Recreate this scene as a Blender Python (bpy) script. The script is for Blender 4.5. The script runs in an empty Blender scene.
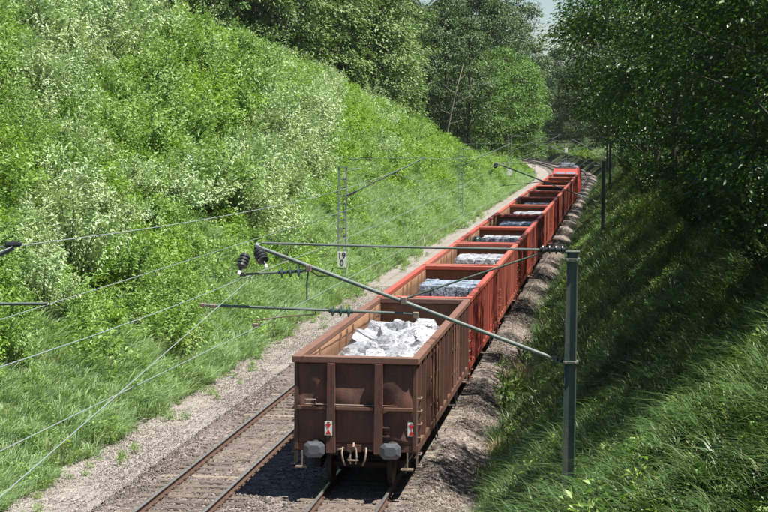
import bpy, bmesh, math, random
import numpy as np
from mathutils import Vector, Matrix, Euler

random.seed(7)
rng = np.random.default_rng(7)
R = math.radians
scene = bpy.context.scene
col = scene.collection

# ------------------------------------------------------------------ camera
CAM = Vector((5.933, -43.89, 8.5))
FPX = 1941.6                      # focal length in pixels of a 768 px wide picture
YAW, PITCH, ROLL = R(6.887), R(3.911), R(0.488)
cd = bpy.data.cameras.new("camera")
cam = bpy.data.objects.new("camera", cd)
col.objects.link(cam)
cd.sensor_width = 36.0
cd.lens = FPX / 768 * 36
cd.clip_start = 0.5
cd.clip_end = 9000
ROT = Matrix.Rotation(YAW, 3, 'Z') @ Matrix.Rotation(R(90) - PITCH, 3, 'X') @ Matrix.Rotation(ROLL, 3, 'Z')
cam.matrix_world = Matrix.Translation(CAM) @ ROT.to_4x4()
scene.camera = cam

# ------------------------------------------------------------------ sky, sun, exposure
SUN_EL, SUN_AZ = R(66), R(106)    # azimuth clockwise from +Y (the track), so from the right
world = bpy.data.worlds.new("World")
scene.world = world
world.use_nodes = True
wn = world.node_tree
sky = wn.nodes.new('ShaderNodeTexSky')
sky.sky_type = 'NISHITA'
sky.sun_disc = False
sky.sun_elevation = SUN_EL
sky.sun_rotation = SUN_AZ
sky.air_density = 1.0
sky.dust_density = 0.35
sky.ozone_density = 3.0
bg = wn.nodes['Background']
bg.inputs[1].default_value = 0.052
wn.links.new(sky.outputs[0], bg.inputs[0])
sl = bpy.data.lights.new("sun", 'SUN')
sl.energy = 5.0
sl.angle = R(0.53)
sl.color = (1.0, 0.955, 0.88)
so = bpy.data.objects.new("sun", sl)
col.objects.link(so)
sdir = Vector((math.cos(SUN_EL) * math.sin(SUN_AZ), math.cos(SUN_EL) * math.cos(SUN_AZ), math.sin(SUN_EL)))
so.rotation_euler = sdir.to_track_quat('Z', 'Y').to_euler()
so.location = (30, -20, 60)
vs = scene.view_settings
vs.view_transform = 'Standard'
vs.look = 'None'
vs.exposure = 1.12
vs.gamma = 1.0
scene.cycles.max_bounces = 6
scene.cycles.transparent_max_bounces = 4


# ------------------------------------------------------------------ helpers
def in_view(x, y, z, pad=0.0):
    """position in the picture (768 px wide), or None when outside the frame by more than pad pixels"""
    v = ROT.transposed() @ (Vector((x, y, z)) - CAM)
    if v.z > -4:
        return None
    px, py = 384 + FPX * v.x / -v.z, 256 - FPX * v.y / -v.z
    if -pad < px < 768 + pad and -pad < py < 512 + pad:
        return px, py, -v.z
    return None


def tag(o, label=None, cat=None, group=None, kind=None):
    if label: o['label'] = label
    if cat: o['category'] = cat
    if group: o['group'] = group
    if kind: o['kind'] = kind
    return o


def empty(name, loc=(0, 0, 0), rz=0.0, parent=None):
    o = bpy.data.objects.new(name, None)
    o.location = loc
    o.rotation_euler = (0, 0, rz)
    col.objects.link(o)
    o.parent = parent
    return o


def link(name, me, parent=None, loc=None):
    o = bpy.data.objects.new(name, me)
    col.objects.link(o)
    o.parent = parent
    if loc is not None:
        o.location = loc
    return o


CHILDREN = {}


def copy_tree(o, parent=None):
    c = o.copy()
    col.objects.link(c)
    c.parent = parent
    for ch in CHILDREN.get(o.name) or o.children:
        copy_tree(ch, c)
    return c


def np_mesh(name, verts, faces, mats=(), smooth=False, mat_idx=None):
    """verts (n,3), faces (m,k): all the faces have k corners"""
    me = bpy.data.meshes.new(name)
    verts = np.asarray(verts, np.float32)
    faces = np.asarray(faces, np.int32)
    m, k = faces.shape
    me.vertices.add(len(verts))
    me.vertices.foreach_set('co', verts.ravel())
    me.loops.add(m * k)
    me.loops.foreach_set('vertex_index', faces.ravel())
    me.polygons.add(m)
    me.polygons.foreach_set('loop_start', np.arange(0, m * k, k, dtype=np.int32))
    if smooth:
        me.polygons.foreach_set('use_smooth', np.ones(m, bool))
    for mt in mats:
        me.materials.append(mt)
    if mat_idx is not None:
        me.polygons.foreach_set('material_index', np.asarray(mat_idx, np.int32))
    me.update(calc_edges=True)
    return me


class MB:
    """collects simple solids into one mesh"""

    def __init__(s):
        s.v, s.f = [], []

    def add(s, vs, fs):
        n = len(s.v)
        s.v += [tuple(v) for v in vs]
        s.f += [tuple(i + n for i in f) for f in fs]
        return s

    def box(s, x0, x1, y0, y1, z0, z1, ch=0.0, rot=None):
        c = Vector(((x0 + x1) / 2, (y0 + y1) / 2, (z0 + z1) / 2))
        h = ((x1 - x0) / 2, (y1 - y0) / 2, (z1 - z0) / 2)
        if ch <= 0:
            P = [Vector((sx * h[0], sy * h[1], sz * h[2])) for sz in (-1, 1) for sy in (-1, 1) for sx in (-1, 1)]
            F = [(0, 2, 3, 1), (4, 5, 7, 6), (0, 1, 5, 4), (2, 6, 7, 3), (0, 4, 6, 2), (1, 3, 7, 5)]
        else:
            b = bmesh.new()
            bmesh.ops.create_cube(b, size=1)
            for v in b.verts:
                v.co = Vector((v.co.x * 2 * h[0], v.co.y * 2 * h[1], v.co.z * 2 * h[2]))
            bmesh.ops.bevel(b, geom=b.edges[:], offset=ch, segments=1, affect='EDGES', profile=0.5)
            b.verts.index_update()
            P = [v.co.copy() for v in b.verts]
            F = [tuple(v.index for v in f.verts) for f in b.faces]
            b.free()
        if rot is not None:
            P = [rot @ p for p in P]
        return s.add([p + c for p in P], F)

    def prism(s, pts, y0, y1, axis='y'):
        """closed polygon pts (a,b) extruded along an axis"""
        n = len(pts)
        if axis == 'y':
            P = [(a, y0, b) for a, b in pts] + [(a, y1, b) for a, b in pts]
        elif axis == 'x':
            P = [(y0, a, b) for a, b in pts] + [(y1, a, b) for a, b in pts]
        else:
            P = [(a, b, y0) for a, b in pts] + [(a, b, y1) for a, b in pts]
        F = [tuple(range(n)), tuple(range(2 * n - 1, n - 1, -1))] + [(i, i + n, (i + 1) % n + n, (i + 1) % n) for i in range(n)]
        return s.add(P, F)

    def tube(s, path, r, n=8, cap=True):
        path = [Vector(p) for p in path]
        rr = r if isinstance(r, (list, tuple)) else [r] * len(path)
        rings = []
        up = None
        for i, p in enumerate(path):
            t = (path[min(i + 1, len(path) - 1)] - path[max(i - 1, 0)])
            if t.length < 1e-9:
                t = Vector((0, 0, 1))
            t.normalize()
            if up is None:
                up = Vector((0, 0, 1)) if abs(t.z) < 0.9 else Vector((1, 0, 0))
            a = t.cross(up)
            if a.length < 1e-6:
                a = t.orthogonal()
            a.normalize()
            b = a.cross(t)
            up = b
            rings.append([p + (a * math.cos(2 * math.pi * k / n) + b * math.sin(2 * math.pi * k / n)) * rr[i] for k in range(n)])
        P = [q for rg in rings for q in rg]
        F = []
        for i in range(len(path) - 1):
            for k in range(n):
                F.append((i * n + k, i * n + (k + 1) % n, (i + 1) * n + (k + 1) % n, (i + 1) * n + k))
        if cap:
            F.append(tuple(range(n - 1, -1, -1)))
            F.append(tuple((len(path) - 1) * n + k for k in range(n)))
        return s.add(P, F)

    def lathe(s, a, b, prof, n=14):
        """profile [(t, r)] turned about the segment a-b, t from 0 to 1"""
        a, b = Vector(a), Vector(b)
        return s.tube([a + (b - a) * t for t, _ in prof], [max(r, 1e-4) for _, r in prof], n) if False else s._lathe(a, b, prof, n)

    def _lathe(s, a, b, prof, n):
        t = (b - a).normalized()
        u = t.orthogonal().normalized()
        w = t.cross(u)
        P, F = [], []
        for q, r in prof:
            c = a + (b - a) * q
            P += [c + (u * math.cos(2 * math.pi * k / n) + w * math.sin(2 * math.pi * k / n)) * max(r, 1e-4) for k in range(n)]
        for i in range(len(prof) - 1):
            for k in range(n):
                F.append((i * n + k, i * n + (k + 1) % n, (i + 1) * n + (k + 1) % n, (i + 1) * n + k))
        F.append(tuple(range(n - 1, -1, -1)))
        F.append(tuple((len(prof) - 1) * n + k for k in range(n)))
        return s.add(P, F)

    def mesh(s, name, mat, smooth=False):
        me = bpy.data.meshes.new(name)
        me.from_pydata(s.v, [], s.f)
        b = bmesh.new()
        b.from_mesh(me)
        bmesh.ops.recalc_face_normals(b, faces=b.faces[:])
        b.to_mesh(me)
        b.free()
        if smooth:
            for p in me.polygons:
                p.use_smooth = True
        if mat is not None:
            me.materials.append(mat)
        return me

    def build(s, name, mat, parent=None, smooth=False, kind=None):
        o = link(name, s.mesh(name, mat, smooth), parent)
        if kind: o['kind'] = kind
        return o


# ------------------------------------------------------------------ materials
class NT:
    def __init__(s, name):
        s.m = bpy.data.materials.new(name)
        s.m.use_nodes = True
        s.t = s.m.node_tree
        s.t.nodes.clear()
        s.out = s.n('ShaderNodeOutputMaterial')

    def n(s, typ, **kw):
        nd = s.t.nodes.new(typ)
        for k, v in kw.items():
            setattr(nd, k, v)
        return nd

    def put(s, sock, val):
        if val is None:
            return
        if isinstance(val, bpy.types.NodeSocket):
            s.t.links.new(val, sock)
        else:
            if sock.type == 'RGBA' and len(val) == 3:
                val = (*val, 1)
            sock.default_value = val

    def pos(s):
        return s.n('ShaderNodeNewGeometry').outputs['Position']

    def scaled(s, vec, sc):
        nd = s.n('ShaderNodeVectorMath', operation='MULTIPLY')
        s.put(nd.inputs[0], vec)
        nd.inputs[1].default_value = sc
        return nd.outputs[0]

    def noise(s, vec, scale, detail=4, rough=0.55, out=0):
        nd = s.n('ShaderNodeTexNoise')
        s.put(nd.inputs['Vector'], vec)
        nd.inputs['Scale'].default_value = scale
        nd.inputs['Detail'].default_value = detail
        nd.inputs['Roughness'].default_value = rough
        return nd.outputs[out]

    def voro(s, vec, scale, out='Distance', feature='F1'):
        nd = s.n('ShaderNodeTexVoronoi', feature=feature)
        s.put(nd.inputs['Vector'], vec)
        nd.inputs['Scale'].default_value = scale
        return nd.outputs[out]

    def ramp(s, fac, stops, interp='LINEAR'):
        nd = s.n('ShaderNodeValToRGB')
        cr = nd.color_ramp
        cr.interpolation = interp
        while len(cr.elements) > 1:
            cr.elements.remove(cr.elements[-1])
        for i, (p, c) in enumerate(stops):
            e = cr.elements[0] if i == 0 else cr.elements.new(p)
            e.position = p
            if isinstance(c, (int, float)):
                c = (c, c, c)
            e.color = (*c, 1)
        s.put(nd.inputs[0], fac)
        return nd.outputs[0]

    def mix(s, fac, a, b, blend='MIX'):
        nd = s.n('ShaderNodeMix', data_type='RGBA', blend_type=blend)
        s.put(nd.inputs[0], fac)
        s.put(nd.inputs[6], a)
        s.put(nd.inputs[7], b)
        return nd.outputs[2]

    def math(s, op, a, b=0.0):
        nd = s.n('ShaderNodeMath', operation=op)
        s.put(nd.inputs[0], a)
        s.put(nd.inputs[1], b)
        return nd.outputs[0]

    def bump(s, h, dist, strength=1.0):
        nd = s.n('ShaderNodeBump')
        nd.inputs['Strength'].default_value = strength
        nd.inputs['Distance'].default_value = dist
        s.put(nd.inputs['Height'], h)
        return nd.outputs[0]

    def bsdf(s, color, rough=0.6, metal=0.0, spec=0.5, normal=None, **kw):
        b = s.n('ShaderNodeBsdfPrincipled')
        s.put(b.inputs['Base Color'], color)
        s.put(b.inputs['Roughness'], rough)
        s.put(b.inputs['Metallic'], metal)
        b.inputs['Specular IOR Level'].default_value = spec
        if normal is not None:
            s.put(b.inputs['Normal'], normal)
        return b.outputs[0]

    def done(s, shader):
        s.t.links.new(shader, s.out.inputs[0])
        return s.m


def painted(name, paint, dirt, rust, rust_amt=0.5, rough=0.6, streak=0.5, bump=0.006):
    t = NT(name)
    p = t.pos()
    n1 = t.noise(p, 1.3, 6, 0.65)
    n2 = t.noise(p, 9, 5, 0.7)
    st = t.noise(t.scaled(p, (3.2, 3.2, 0.35)), 2.2, 5, 0.65)
    c = t.mix(t.ramp(n1, [(0.3, 0), (0.75, 1)]), paint, dirt)
    c = t.mix(t.math('MULTIPLY', t.ramp(st, [(0.42, 0), (0.72, 1)]), streak), c, rust)
    mask = t.ramp(t.math('ADD', t.math('MULTIPLY', n1, 0.5), t.math('MULTIPLY', n2, 0.5)), [(0.62 - 0.25 * rust_amt, 0), (0.72 - 0.22 * rust_amt, 1)])
    c = t.mix(t.math('MULTIPLY', mask, 0.85), c, rust)
    c = t.mix(t.ramp(t.noise(p, 40, 3), [(0.3, 0.0), (0.8, 0.35)]), c, (dirt[0] * 0.5, dirt[1] * 0.5, dirt[2] * 0.5))
    return t.done(t.bsdf(c, rough, 0, 0.35, t.bump(t.math('ADD', n2, t.noise(p, 55, 3)), bump)))


def leafmat(name, a, b, back, trans=0.3, rough=0.45, spec=0.4, obj_var=0.5):
    t = NT(name)
    g = t.n('ShaderNodeNewGeometry')
    oi = t.n('ShaderNodeObjectInfo')
    f = t.math('ADD', t.math('MULTIPLY', g.outputs['Random Per Island'], 1 - obj_var), t.math('MULTIPLY', oi.outputs['Random'], obj_var))
    c = t.mix(f, a, b)
    c = t.mix(t.ramp(t.noise(g.outputs['Position'], 0.35, 2), [(0.3, 0), (0.7, 0.4)]), c, (b[0] * 1.15, b[1] * 1.0, b[2] * 0.8))
    cc = t.mix(g.outputs['Backfacing'], c, back)
    ps = t.bsdf(cc, rough, 0, spec)
    tr = t.n('ShaderNodeBsdfTranslucent')
    t.put(tr.inputs[0], t.mix(1.0, c, (0.98, 1.12, 0.5), 'MULTIPLY'))
    ms = t.n('ShaderNodeMixShader')
    ms.inputs[0].default_value = trans
    t.t.links.new(ps, ms.inputs[1])
    t.t.links.new(tr.outputs[0], ms.inputs[2])
    return t.done(ms.outputs[0])


def barkmat(name, a, b):
    t = NT(name)
    p = t.pos()
    n = t.noise(t.scaled(p, (6, 6, 1.2)), 2.5, 5, 0.65)
    return t.done(t.bsdf(t.mix(n, a, b), 0.9, 0, 0.2, t.bump(n, 0.03)))


def stonemat(name, lo, mid, hi, cell, patch=(0.1, 0.09, 0.08), oil=False):
    t = NT(name)
    p = t.pos()
    wob = t.n('ShaderNodeVectorMath', operation='ADD')
    t.put(wob.inputs[0], p)
    t.put(wob.inputs[1], t.scaled(t.noise(p, 14, 2, 0.5, 1), (0.04, 0.04, 0.04)))
    v = wob.outputs[0]
    cellc = t.voro(v, cell, 'Color')
    sep = t.n('ShaderNodeSeparateColor')
    t.put(sep.inputs[0], cellc)
    d = t.voro(v, cell)
    c = t.ramp(sep.outputs[0], [(0.0, lo), (0.5, mid), (1.0, hi)])
    big = t.noise(p, 0.5, 5, 0.6)
    c = t.mix(t.ramp(big, [(0.42, 0.0), (0.7, 0.65)]), c, patch)
    if oil:      # rust dust thrown off by wheels and brakes along each track
        sx = t.n('ShaderNodeSeparateXYZ')
        t.put(sx.inputs[0], p)
        m = None
        for cx in (0.0, -3.72):
            dx = t.math('ABSOLUTE', t.math('SUBTRACT', sx.outputs[0], cx))
            k = t.ramp(dx, [(0.0, 0.35), (0.45, 0.2), (0.72, 0.75), (0.95, 0.6), (1.0, 0.5)])
            k = t.math('MULTIPLY', k, t.ramp(dx, [(0.9, 1.0), (1.0, 0.0)]))
            m = k if m is None else t.math('MAXIMUM', m, k)
        m = t.math('MULTIPLY', m, t.ramp(t.noise(t.scaled(p, (2.5, .5, 1)), 1.3, 4), [(0.3, 0.35), (0.7, 1.0)]))
        c = t.mix(m, c, (0.105, 0.066, 0.048))
    h = t.math('MULTIPLY', d, -1.0)
    return t.done(t.bsdf(c, 0.9, 0, 0.25, t.bump(h, 0.045)))


M = {}
M['ballast'] = stonemat('ballast_stone', (0.085, 0.07, 0.062), (0.19, 0.158, 0.14), (0.34, 0.295, 0.265), 17, (0.11, 0.085, 0.075), oil=True)
M['shoulder'] = stonemat('dark_ballast', (0.10, 0.084, 0.074), (0.22, 0.185, 0.16), (0.36, 0.31, 0.275), 17, (0.16, 0.13, 0.105))
M['path'] = stonemat('path_gravel', (0.19, 0.168, 0.15), (0.31, 0.28, 0.25), (0.46, 0.425, 0.39), 26, (0.24, 0.208, 0.185))


def soil():
    t = NT('bank_soil')
    p = t.pos()
    n = t.noise(p, 0.9, 6, 0.65)
    c = t.ramp(n, [(0.25, (0.030, 0.028, 0.016)), (0.5, (0.035, 0.05, 0.018)), (0.8, (0.055, 0.085, 0.026))])
    return t.done(t.bsdf(c, 0.95, 0, 0.1, t.bump(t.noise(p, 7, 5, 0.7), 0.12)))


M['soil'] = soil()


def plain(name, c, rough=0.6, metal=0.0, var=0.25, scale=6, bump=0.004, spec=0.4):
    t = NT(name)
    p = t.pos()
    n = t.noise(p, scale, 5, 0.6)
    k = t.mix(n, tuple(x * (1 - var) for x in c), tuple(min(1, x * (1 + var)) for x in c))
    return t.done(t.bsdf(k, rough, metal, spec, t.bump(n, bump)))


M['rail_top'] = plain('rail_steel', (0.55, 0.53, 0.52), 0.32, 0.85, 0.15)
M['rail_side'] = plain('rusty_rail', (0.085, 0.05, 0.036), 0.85, 0, 0.35)
M['clip'] = plain('clip_iron', (0.07, 0.045, 0.035), 0.8)


def wood():
    t = NT('sleeper_wood')
    p = t.pos()
    oi = t.n('ShaderNodeObjectInfo')
    n = t.noise(t.scaled(p, (0.8, 9, 9)), 3.5, 5, 0.65)
    c = t.ramp(n, [(0.25, (0.06, 0.048, 0.042)), (0.6, (0.115, 0.094, 0.08)), (0.85, (0.18, 0.15, 0.128))])
    c = t.mix(t.ramp(oi.outputs['Random'], [(0, 0.0), (0.82, 0.25), (0.9, 0.75), (1, 0.8)]), c, (0.26, 0.215, 0.165))
    return t.done(t.bsdf(c, 0.85, 0, 0.2, t.bump(n, 0.01)))


M['sleeper'] = wood()
RUST = (0.17, 0.075, 0.035)
M['red'] = painted('red_wagon_paint', (0.40, 0.078, 0.05), (0.29, 0.06, 0.04), (0.17, 0.055, 0.036), 0.42, 0.6, 0.7)
M['red_rim'] = painted('red_rim_paint', (0.45, 0.10, 0.066), (0.35, 0.08, 0.054), (0.2, 0.066, 0.042), 0.12, 0.5, 0.25)
M['brown'] = painted('brown_wagon_paint', (0.135, 0.078, 0.056), (0.052, 0.035, 0.029), (0.205, 0.075, 0.048), 0.42, 0.6, 0.8, 0.006)
M['brown_rim'] = painted('brown_rim_paint', (0.20, 0.108, 0.076), (0.165, 0.085, 0.06), (0.15, 0.062, 0.04), 0.3, 0.65, 0.4)
M['faded'] = painted('faded_wagon_paint', (0.38, 0.095, 0.062), (0.28, 0.075, 0.05), (0.165, 0.062, 0.04), 0.42, 0.65, 0.7)
M['faded_rim'] = painted('faded_rim_paint', (0.44, 0.125, 0.085), (0.34, 0.10, 0.068), (0.2, 0.07, 0.045), 0.25, 0.6, 0.35)
M['brick'] = painted('brick_wagon_paint', (0.29, 0.062, 0.045), (0.2, 0.05, 0.037), (0.13, 0.05, 0.034), 0.42, 0.65, 0.7)
M['brick_rim'] = painted('brick_rim_paint', (0.38, 0.09, 0.063), (0.28, 0.07, 0.05), (0.17, 0.06, 0.04), 0.25, 0.6, 0.4)
M['dark'] = painted('dark_wagon_paint', (0.075, 0.03, 0.024), (0.05, 0.024, 0.02), (0.11, 0.04, 0.025), 0.35, 0.7, 0.5)
M['inner'] = painted('rusty_interior', (0.27, 0.15, 0.085), (0.205, 0.112, 0.066), (0.15, 0.072, 0.042), 0.35, 0.8, 0.55)
M['inner_dark'] = painted('dark_interior', (0.05, 0.03, 0.026), (0.035, 0.024, 0.02), (0.08, 0.04, 0.025), 0.3, 0.8, 0.4)
M['under'] = plain('underframe_grime', (0.032, 0.026, 0.023), 0.85)
M['wheel'] = plain('wheel_steel', (0.06, 0.045, 0.038), 0.6, 0.3)
M['buffer'] = plain('greased_buffer', (0.15, 0.16, 0.175), 0.5, 0.35, 0.35, 9)
M['iron'] = plain('worn_coupling_iron', (0.25, 0.19, 0.15), 0.6, 0.3, 0.4, 14)
M['white'] = plain('white_enamel', (0.80, 0.80, 0.78), 0.4, 0, 0.05)
M['signred'] = plain('red_enamel', (0.62, 0.04, 0.025), 0.4, 0, 0.1)
M['black'] = plain('black_enamel', (0.02, 0.02, 0.022), 0.4, 0, 0.1)
M['green_steel'] = painted('green_mast_paint', (0.075, 0.125, 0.092), (0.045, 0.08, 0.064), (0.19, 0.18, 0.14), 0.3, 0.6, 0.9, 0.004)
M['grey_steel'] = plain('galvanised_steel', (0.30, 0.33, 0.32), 0.5, 0.4, 0.2)
M['tube_steel'] = plain('cantilever_tube', (0.12, 0.145, 0.13), 0.6, 0.1, 0.45, 3)
M['wire'] = plain('bare_wire', (0.42, 0.47, 0.46), 0.4, 0.5, 0.1)
M['insulator'] = plain('brown_porcelain', (0.028, 0.03, 0.03), 0.22, 0, 0.1, 6, 0.001, 0.6)
M['insulator_green'] = plain('green_glass_insulator', (0.05, 0.085, 0.07), 0.2, 0, 0.1, 6, 0.001, 0.6)
M['loco_red'] = plain('locomotive_red', (0.40, 0.055, 0.04), 0.5, 0, 0.25, 1.2)
M['loco_grey'] = plain('locomotive_roof', (0.13, 0.14, 0.16), 0.7, 0.1)
t_ = NT('sky_pale_cab_glass')
M['glass'] = t_.done(t_.bsdf((0.30, 0.36, 0.42), 0.15, 0.3, 0.8))  # pale blue base colour paints in the sky's reflection on the windscreens


def alu(name, tone, rough=0.38):
    t = NT(name)
    tc = t.n('ShaderNodeTexCoord').outputs['Object']
    oi = t.n('ShaderNodeObjectInfo')
    off = t.n('ShaderNodeVectorMath', operation='ADD')
    t.put(off.inputs[0], tc)
    cmb = t.n('ShaderNodeCombineXYZ')
    t.put(cmb.inputs[0], t.math('MULTIPLY', oi.outputs['Random'], 37.0))
    t.t.links.new(cmb.outputs[0], off.inputs[1])
    v = off.outputs[0]
    n = t.noise(v, 9, 6, 0.7)
    w = t.voro(t.scaled(v, (1, 1, 2.2)), 11)
    c = t.ramp(n, [(0.36, tuple(x * 0.12 for x in tone)), (0.48, tuple(x * 0.6 for x in tone)), (0.64, tone)])
    c = t.mix(t.math('MULTIPLY', oi.outputs['Random'], 0.5), c, tuple(x * y for x, y in zip(tone, (0.30, 0.31, 0.34))))
    h = t.math('ADD', n, t.math('MULTIPLY', w, 0.7))
    return t.done(t.bsdf(c, t.ramp(n, [(0.3, 0.6), (0.7, rough)]), 0.25, 0.5, t.bump(h, 0.012)))


M['alu'] = alu('crushed_aluminium', (0.64, 0.65, 0.67))
M['alu_blue'] = alu('blue_grey_scrap', (0.44, 0.52, 0.62), 0.5)

M['shrub'] = leafmat('fresh_shrub_leaf', (0.105, 0.22, 0.04), (0.25, 0.385, 0.10), (0.26, 0.37, 0.15), 0.32, 0.5, 0.5)
M['silver'] = leafmat('silver_shrub_leaf', (0.19, 0.31, 0.125), (0.40, 0.51, 0.30), (0.40, 0.50, 0.31), 0.22, 0.5, 0.6)
M['olive'] = leafmat('yellow_green_leaf', (0.135, 0.265, 0.03), (0.25, 0.39, 0.06), (0.25, 0.36, 0.10), 0.36, 0.5, 0.4)
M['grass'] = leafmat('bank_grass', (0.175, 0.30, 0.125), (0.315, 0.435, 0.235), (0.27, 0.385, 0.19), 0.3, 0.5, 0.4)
M['grass_dark'] = leafmat('shade_toned_bank_grass', (0.024, 0.066, 0.017), (0.085, 0.158, 0.036), (0.065, 0.12, 0.03), 0.3, 0.45, 0.45)  # darker bank grass: part of the right bank's shade is in the colour
M['dry'] = leafmat('dry_grass', (0.38, 0.30, 0.16), (0.46, 0.38, 0.22), (0.4, 0.33, 0.2), 0.25, 0.7, 0.2)
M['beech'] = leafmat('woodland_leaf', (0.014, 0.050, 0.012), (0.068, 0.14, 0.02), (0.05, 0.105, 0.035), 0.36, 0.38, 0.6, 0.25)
M['wood_grey'] = leafmat('grey_green_leaf', (0.095, 0.18, 0.058), (0.195, 0.295, 0.105), (0.15, 0.22, 0.095), 0.25, 0.5, 0.4, 0.5)
M['wood_dark'] = leafmat('dark_green_leaf', (0.036, 0.08, 0.026), (0.08, 0.14, 0.045), (0.07, 0.12, 0.05), 0.22, 0.5, 0.4, 0.5)
M['wood_bright'] = leafmat('bright_green_leaf', (0.05, 0.128, 0.018), (0.105, 0.20, 0.03), (0.13, 0.22, 0.06), 0.3, 0.5, 0.4, 0.4)
M['needle'] = leafmat('pine_needle', (0.03, 0.06, 0.026), (0.055, 0.095, 0.035), (0.05, 0.09, 0.04), 0.12, 0.55, 0.3, 0.5)
M['bark'] = barkmat('grey_bark', (0.05, 0.045, 0.036), (0.12, 0.105, 0.085))
M['bark_pine'] = barkmat('pine_bark', (0.13, 0.11, 0.09), (0.25, 0.215, 0.18))
M['bark_dead'] = barkmat('dead_wood', (0.19, 0.16, 0.125), (0.30, 0.26, 0.21))
M['stem'] = barkmat('green_stem', (0.06, 0.07, 0.03), (0.11, 0.10, 0.05))


# ------------------------------------------------------------------ terrain shape
def off(y):
    y = np.asarray(y, float)
    a = np.clip(y - 262, 0, None)
    return -np.where(a < 260, a * a / 2000.0, 260 * 260 / 2000.0 + (a - 260) * 0.26)


def smin(a, b, k):
    h = np.clip(0.5 + 0.5 * (b - a) / k, 0, 1)
    return b * (1 - h) + a * h - k * h * (1 - h)


def ridge(y):
    return np.interp(y, [-60, 60, 88, 141, 170, 193, 215, 240, 300, 900], [15.0, 15.0, 14.6, 12.4, 8.6, 4.6, 2.6, 1.8, 1.5, 1.5])


def ridge_r(y):
    return np.interp(y, [-60, 130, 220, 320, 900], [6.6, 6.6, 4.0, 1.5, 1.5])


def wav(x, y):
    return (0.5 * np.sin(x * 0.9 + 1.3 * np.sin(y * 0.37)) * np.sin(y * 0.53 + 0.8) + 0.5 * np.sin(x * 0.31 + y * 0.23 + 2.0))


def tz(u, y):
    """height of the ground at distance u right of the train's track centre line"""
    u = np.asarray(u, float)
    y = np.asarray(y, float)
    left = -0.35 + np.clip(-8.0 - u, 0, None) * 0.85
    rl = ridge(y)
    left = smin(left, rl + np.clip(-u - 30, 0, None) * 0.03, 2.0) + 0.22 * wav(u, y) * np.clip((-8.3 - u) / 2, 0, 1)
    right = -0.68 + np.clip(u - 2.85, 0, None) * 0.90
    right = smin(right, ridge_r(y) + np.clip(u - 11, 0, None) * 0.05, 1.2) + 0.14 * wav(u + 20, y) * np.clip((u - 3) / 2, 0, 1)
    mid = np.interp(u, [-8.2, -7.9, -5.9, -5.4, 1.55, 2.45, 2.85], [-0.35, -0.35, -0.28, -0.2, -0.2, -0.66, -0.68])
    return np.where(u < -8.0, left, np.where(u > 2.85, right, mid))


def grid_sheet(name, us, ys, mat, zf, kind='structure', smooth=True):
    U, Y = np.meshgrid(us, ys)
    Z = zf(U, Y)
    V = np.stack([U + off(Y), Y, Z], -1).reshape(-1, 3)
    nu, ny = len(us), len(ys)
    i = np.arange(nu - 1)[None, :] + nu * np.arange(ny - 1)[:, None]
    F = np.stack([i, i + 1, i + nu + 1, i + nu], -1).reshape(-1, 4)
    o = link(name, np_mesh(name, V, F, [mat], smooth))
    o['kind'] = kind
    return o


def seg(*parts):
    out = []
    for a, b, st in parts:
        out.append(np.arange(a, b, st))
    out.append([parts[-1][1]])
    return np.concatenate(out)


def terrain_z(u, y):
    z = tz(u, y)
    z = np.where((u > -7.8) & (u < 2.6), z - 0.22, z)
    far = np.clip((np.abs(u) - 200) / 800, 0, 1)
    return z * (1 - far) - 1.0 * far


grid_sheet('terrain', seg((-4000, -200, 600), (-200, -60, 20), (-60, -8.4, 0.8), (-8.4, -7.7, 0.1), (-7.7, 2.4, 1.5), (2.4, 3.2, 0.1), (3.2, 24, 0.6), (24, 100, 8), (100, 4000, 650)),
           seg((-80, 0, 2), (0, 260, 1.25), (260, 900, 8), (900, 6000, 600)), M['soil'], terrain_z)


def rough_bed(amp):
    def f(u, y):
        n = rng.normal(0, amp, u.shape)
        return tz(u, y) + n + 0.02 * wav(u * 3, y * 2)
    return f


grid_sheet('gravel_path', seg((-8.25, -5.75, 0.16)), seg((-14, 60, 0.16), (60, 480, 2.5)), M['path'], lambda u, y: rough_bed(0.012)(u, y) - 0.06 * np.clip((-7.9 - u) / 0.3, 0, 1))
grid_sheet('ballast_bed', seg((-5.8, 1.5, 0.14)), seg((-14, 45, 0.14), (45, 480, 2.5)), M['ballast'], lambda u, y: rough_bed(0.016)(u, y) - 0.10 * np.clip((-5.6 - u) / 0.2, 0, 1) + 0.012)
grid_sheet('ballast_shoulder', seg((1.5, 2.9, 0.1)), seg((-14, 90, 0.14), (90, 480, 2.5)), M['shoulder'], lambda u, y: rough_bed(0.018)(u, y) + 0.012 - 0.08 * np.clip((u - 2.75) / 0.15, 0, 1))

# ------------------------------------------------------------------ tracks
TRACK_X = {'train': 0.0, 'free': -3.72}


def rail_mesh(cx):
    ys = seg((-16, 240, 8), (240, 480, 6))
    prof = [(-.062, -.17), (-.062, -.158), (-.012, -.14), (-.010, -.04), (-.036, -.03), (-.036, -.004), (-.028, 0), (.028, 0), (.036, -.004), (.036, -.03), (.010, -.04), (.012, -.14), (.062, -.158), (.062, -.17)]
    n = len(prof)
    V = np.array([[cx + a + off(y), y, b] for y in ys for a, b in prof])
    F, mi = [], []
    for i in range(len(ys) - 1):
        for k in range(n):
            F.append((i * n + k, i * n + (k + 1) % n, (i + 1) * n + (k + 1) % n, (i + 1) * n + k))
            mi.append(0 if k in (5, 6, 7) else 1)
    return np_mesh('rail', V, F, [M['rail_top'], M['rail_side']], False, mi)


def sleeper_mesh():
    return MB().box(-1.3, 1.3, -.13, .13, -.32, -.172, 0.012).mesh('sleeper', M['sleeper'])


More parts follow.
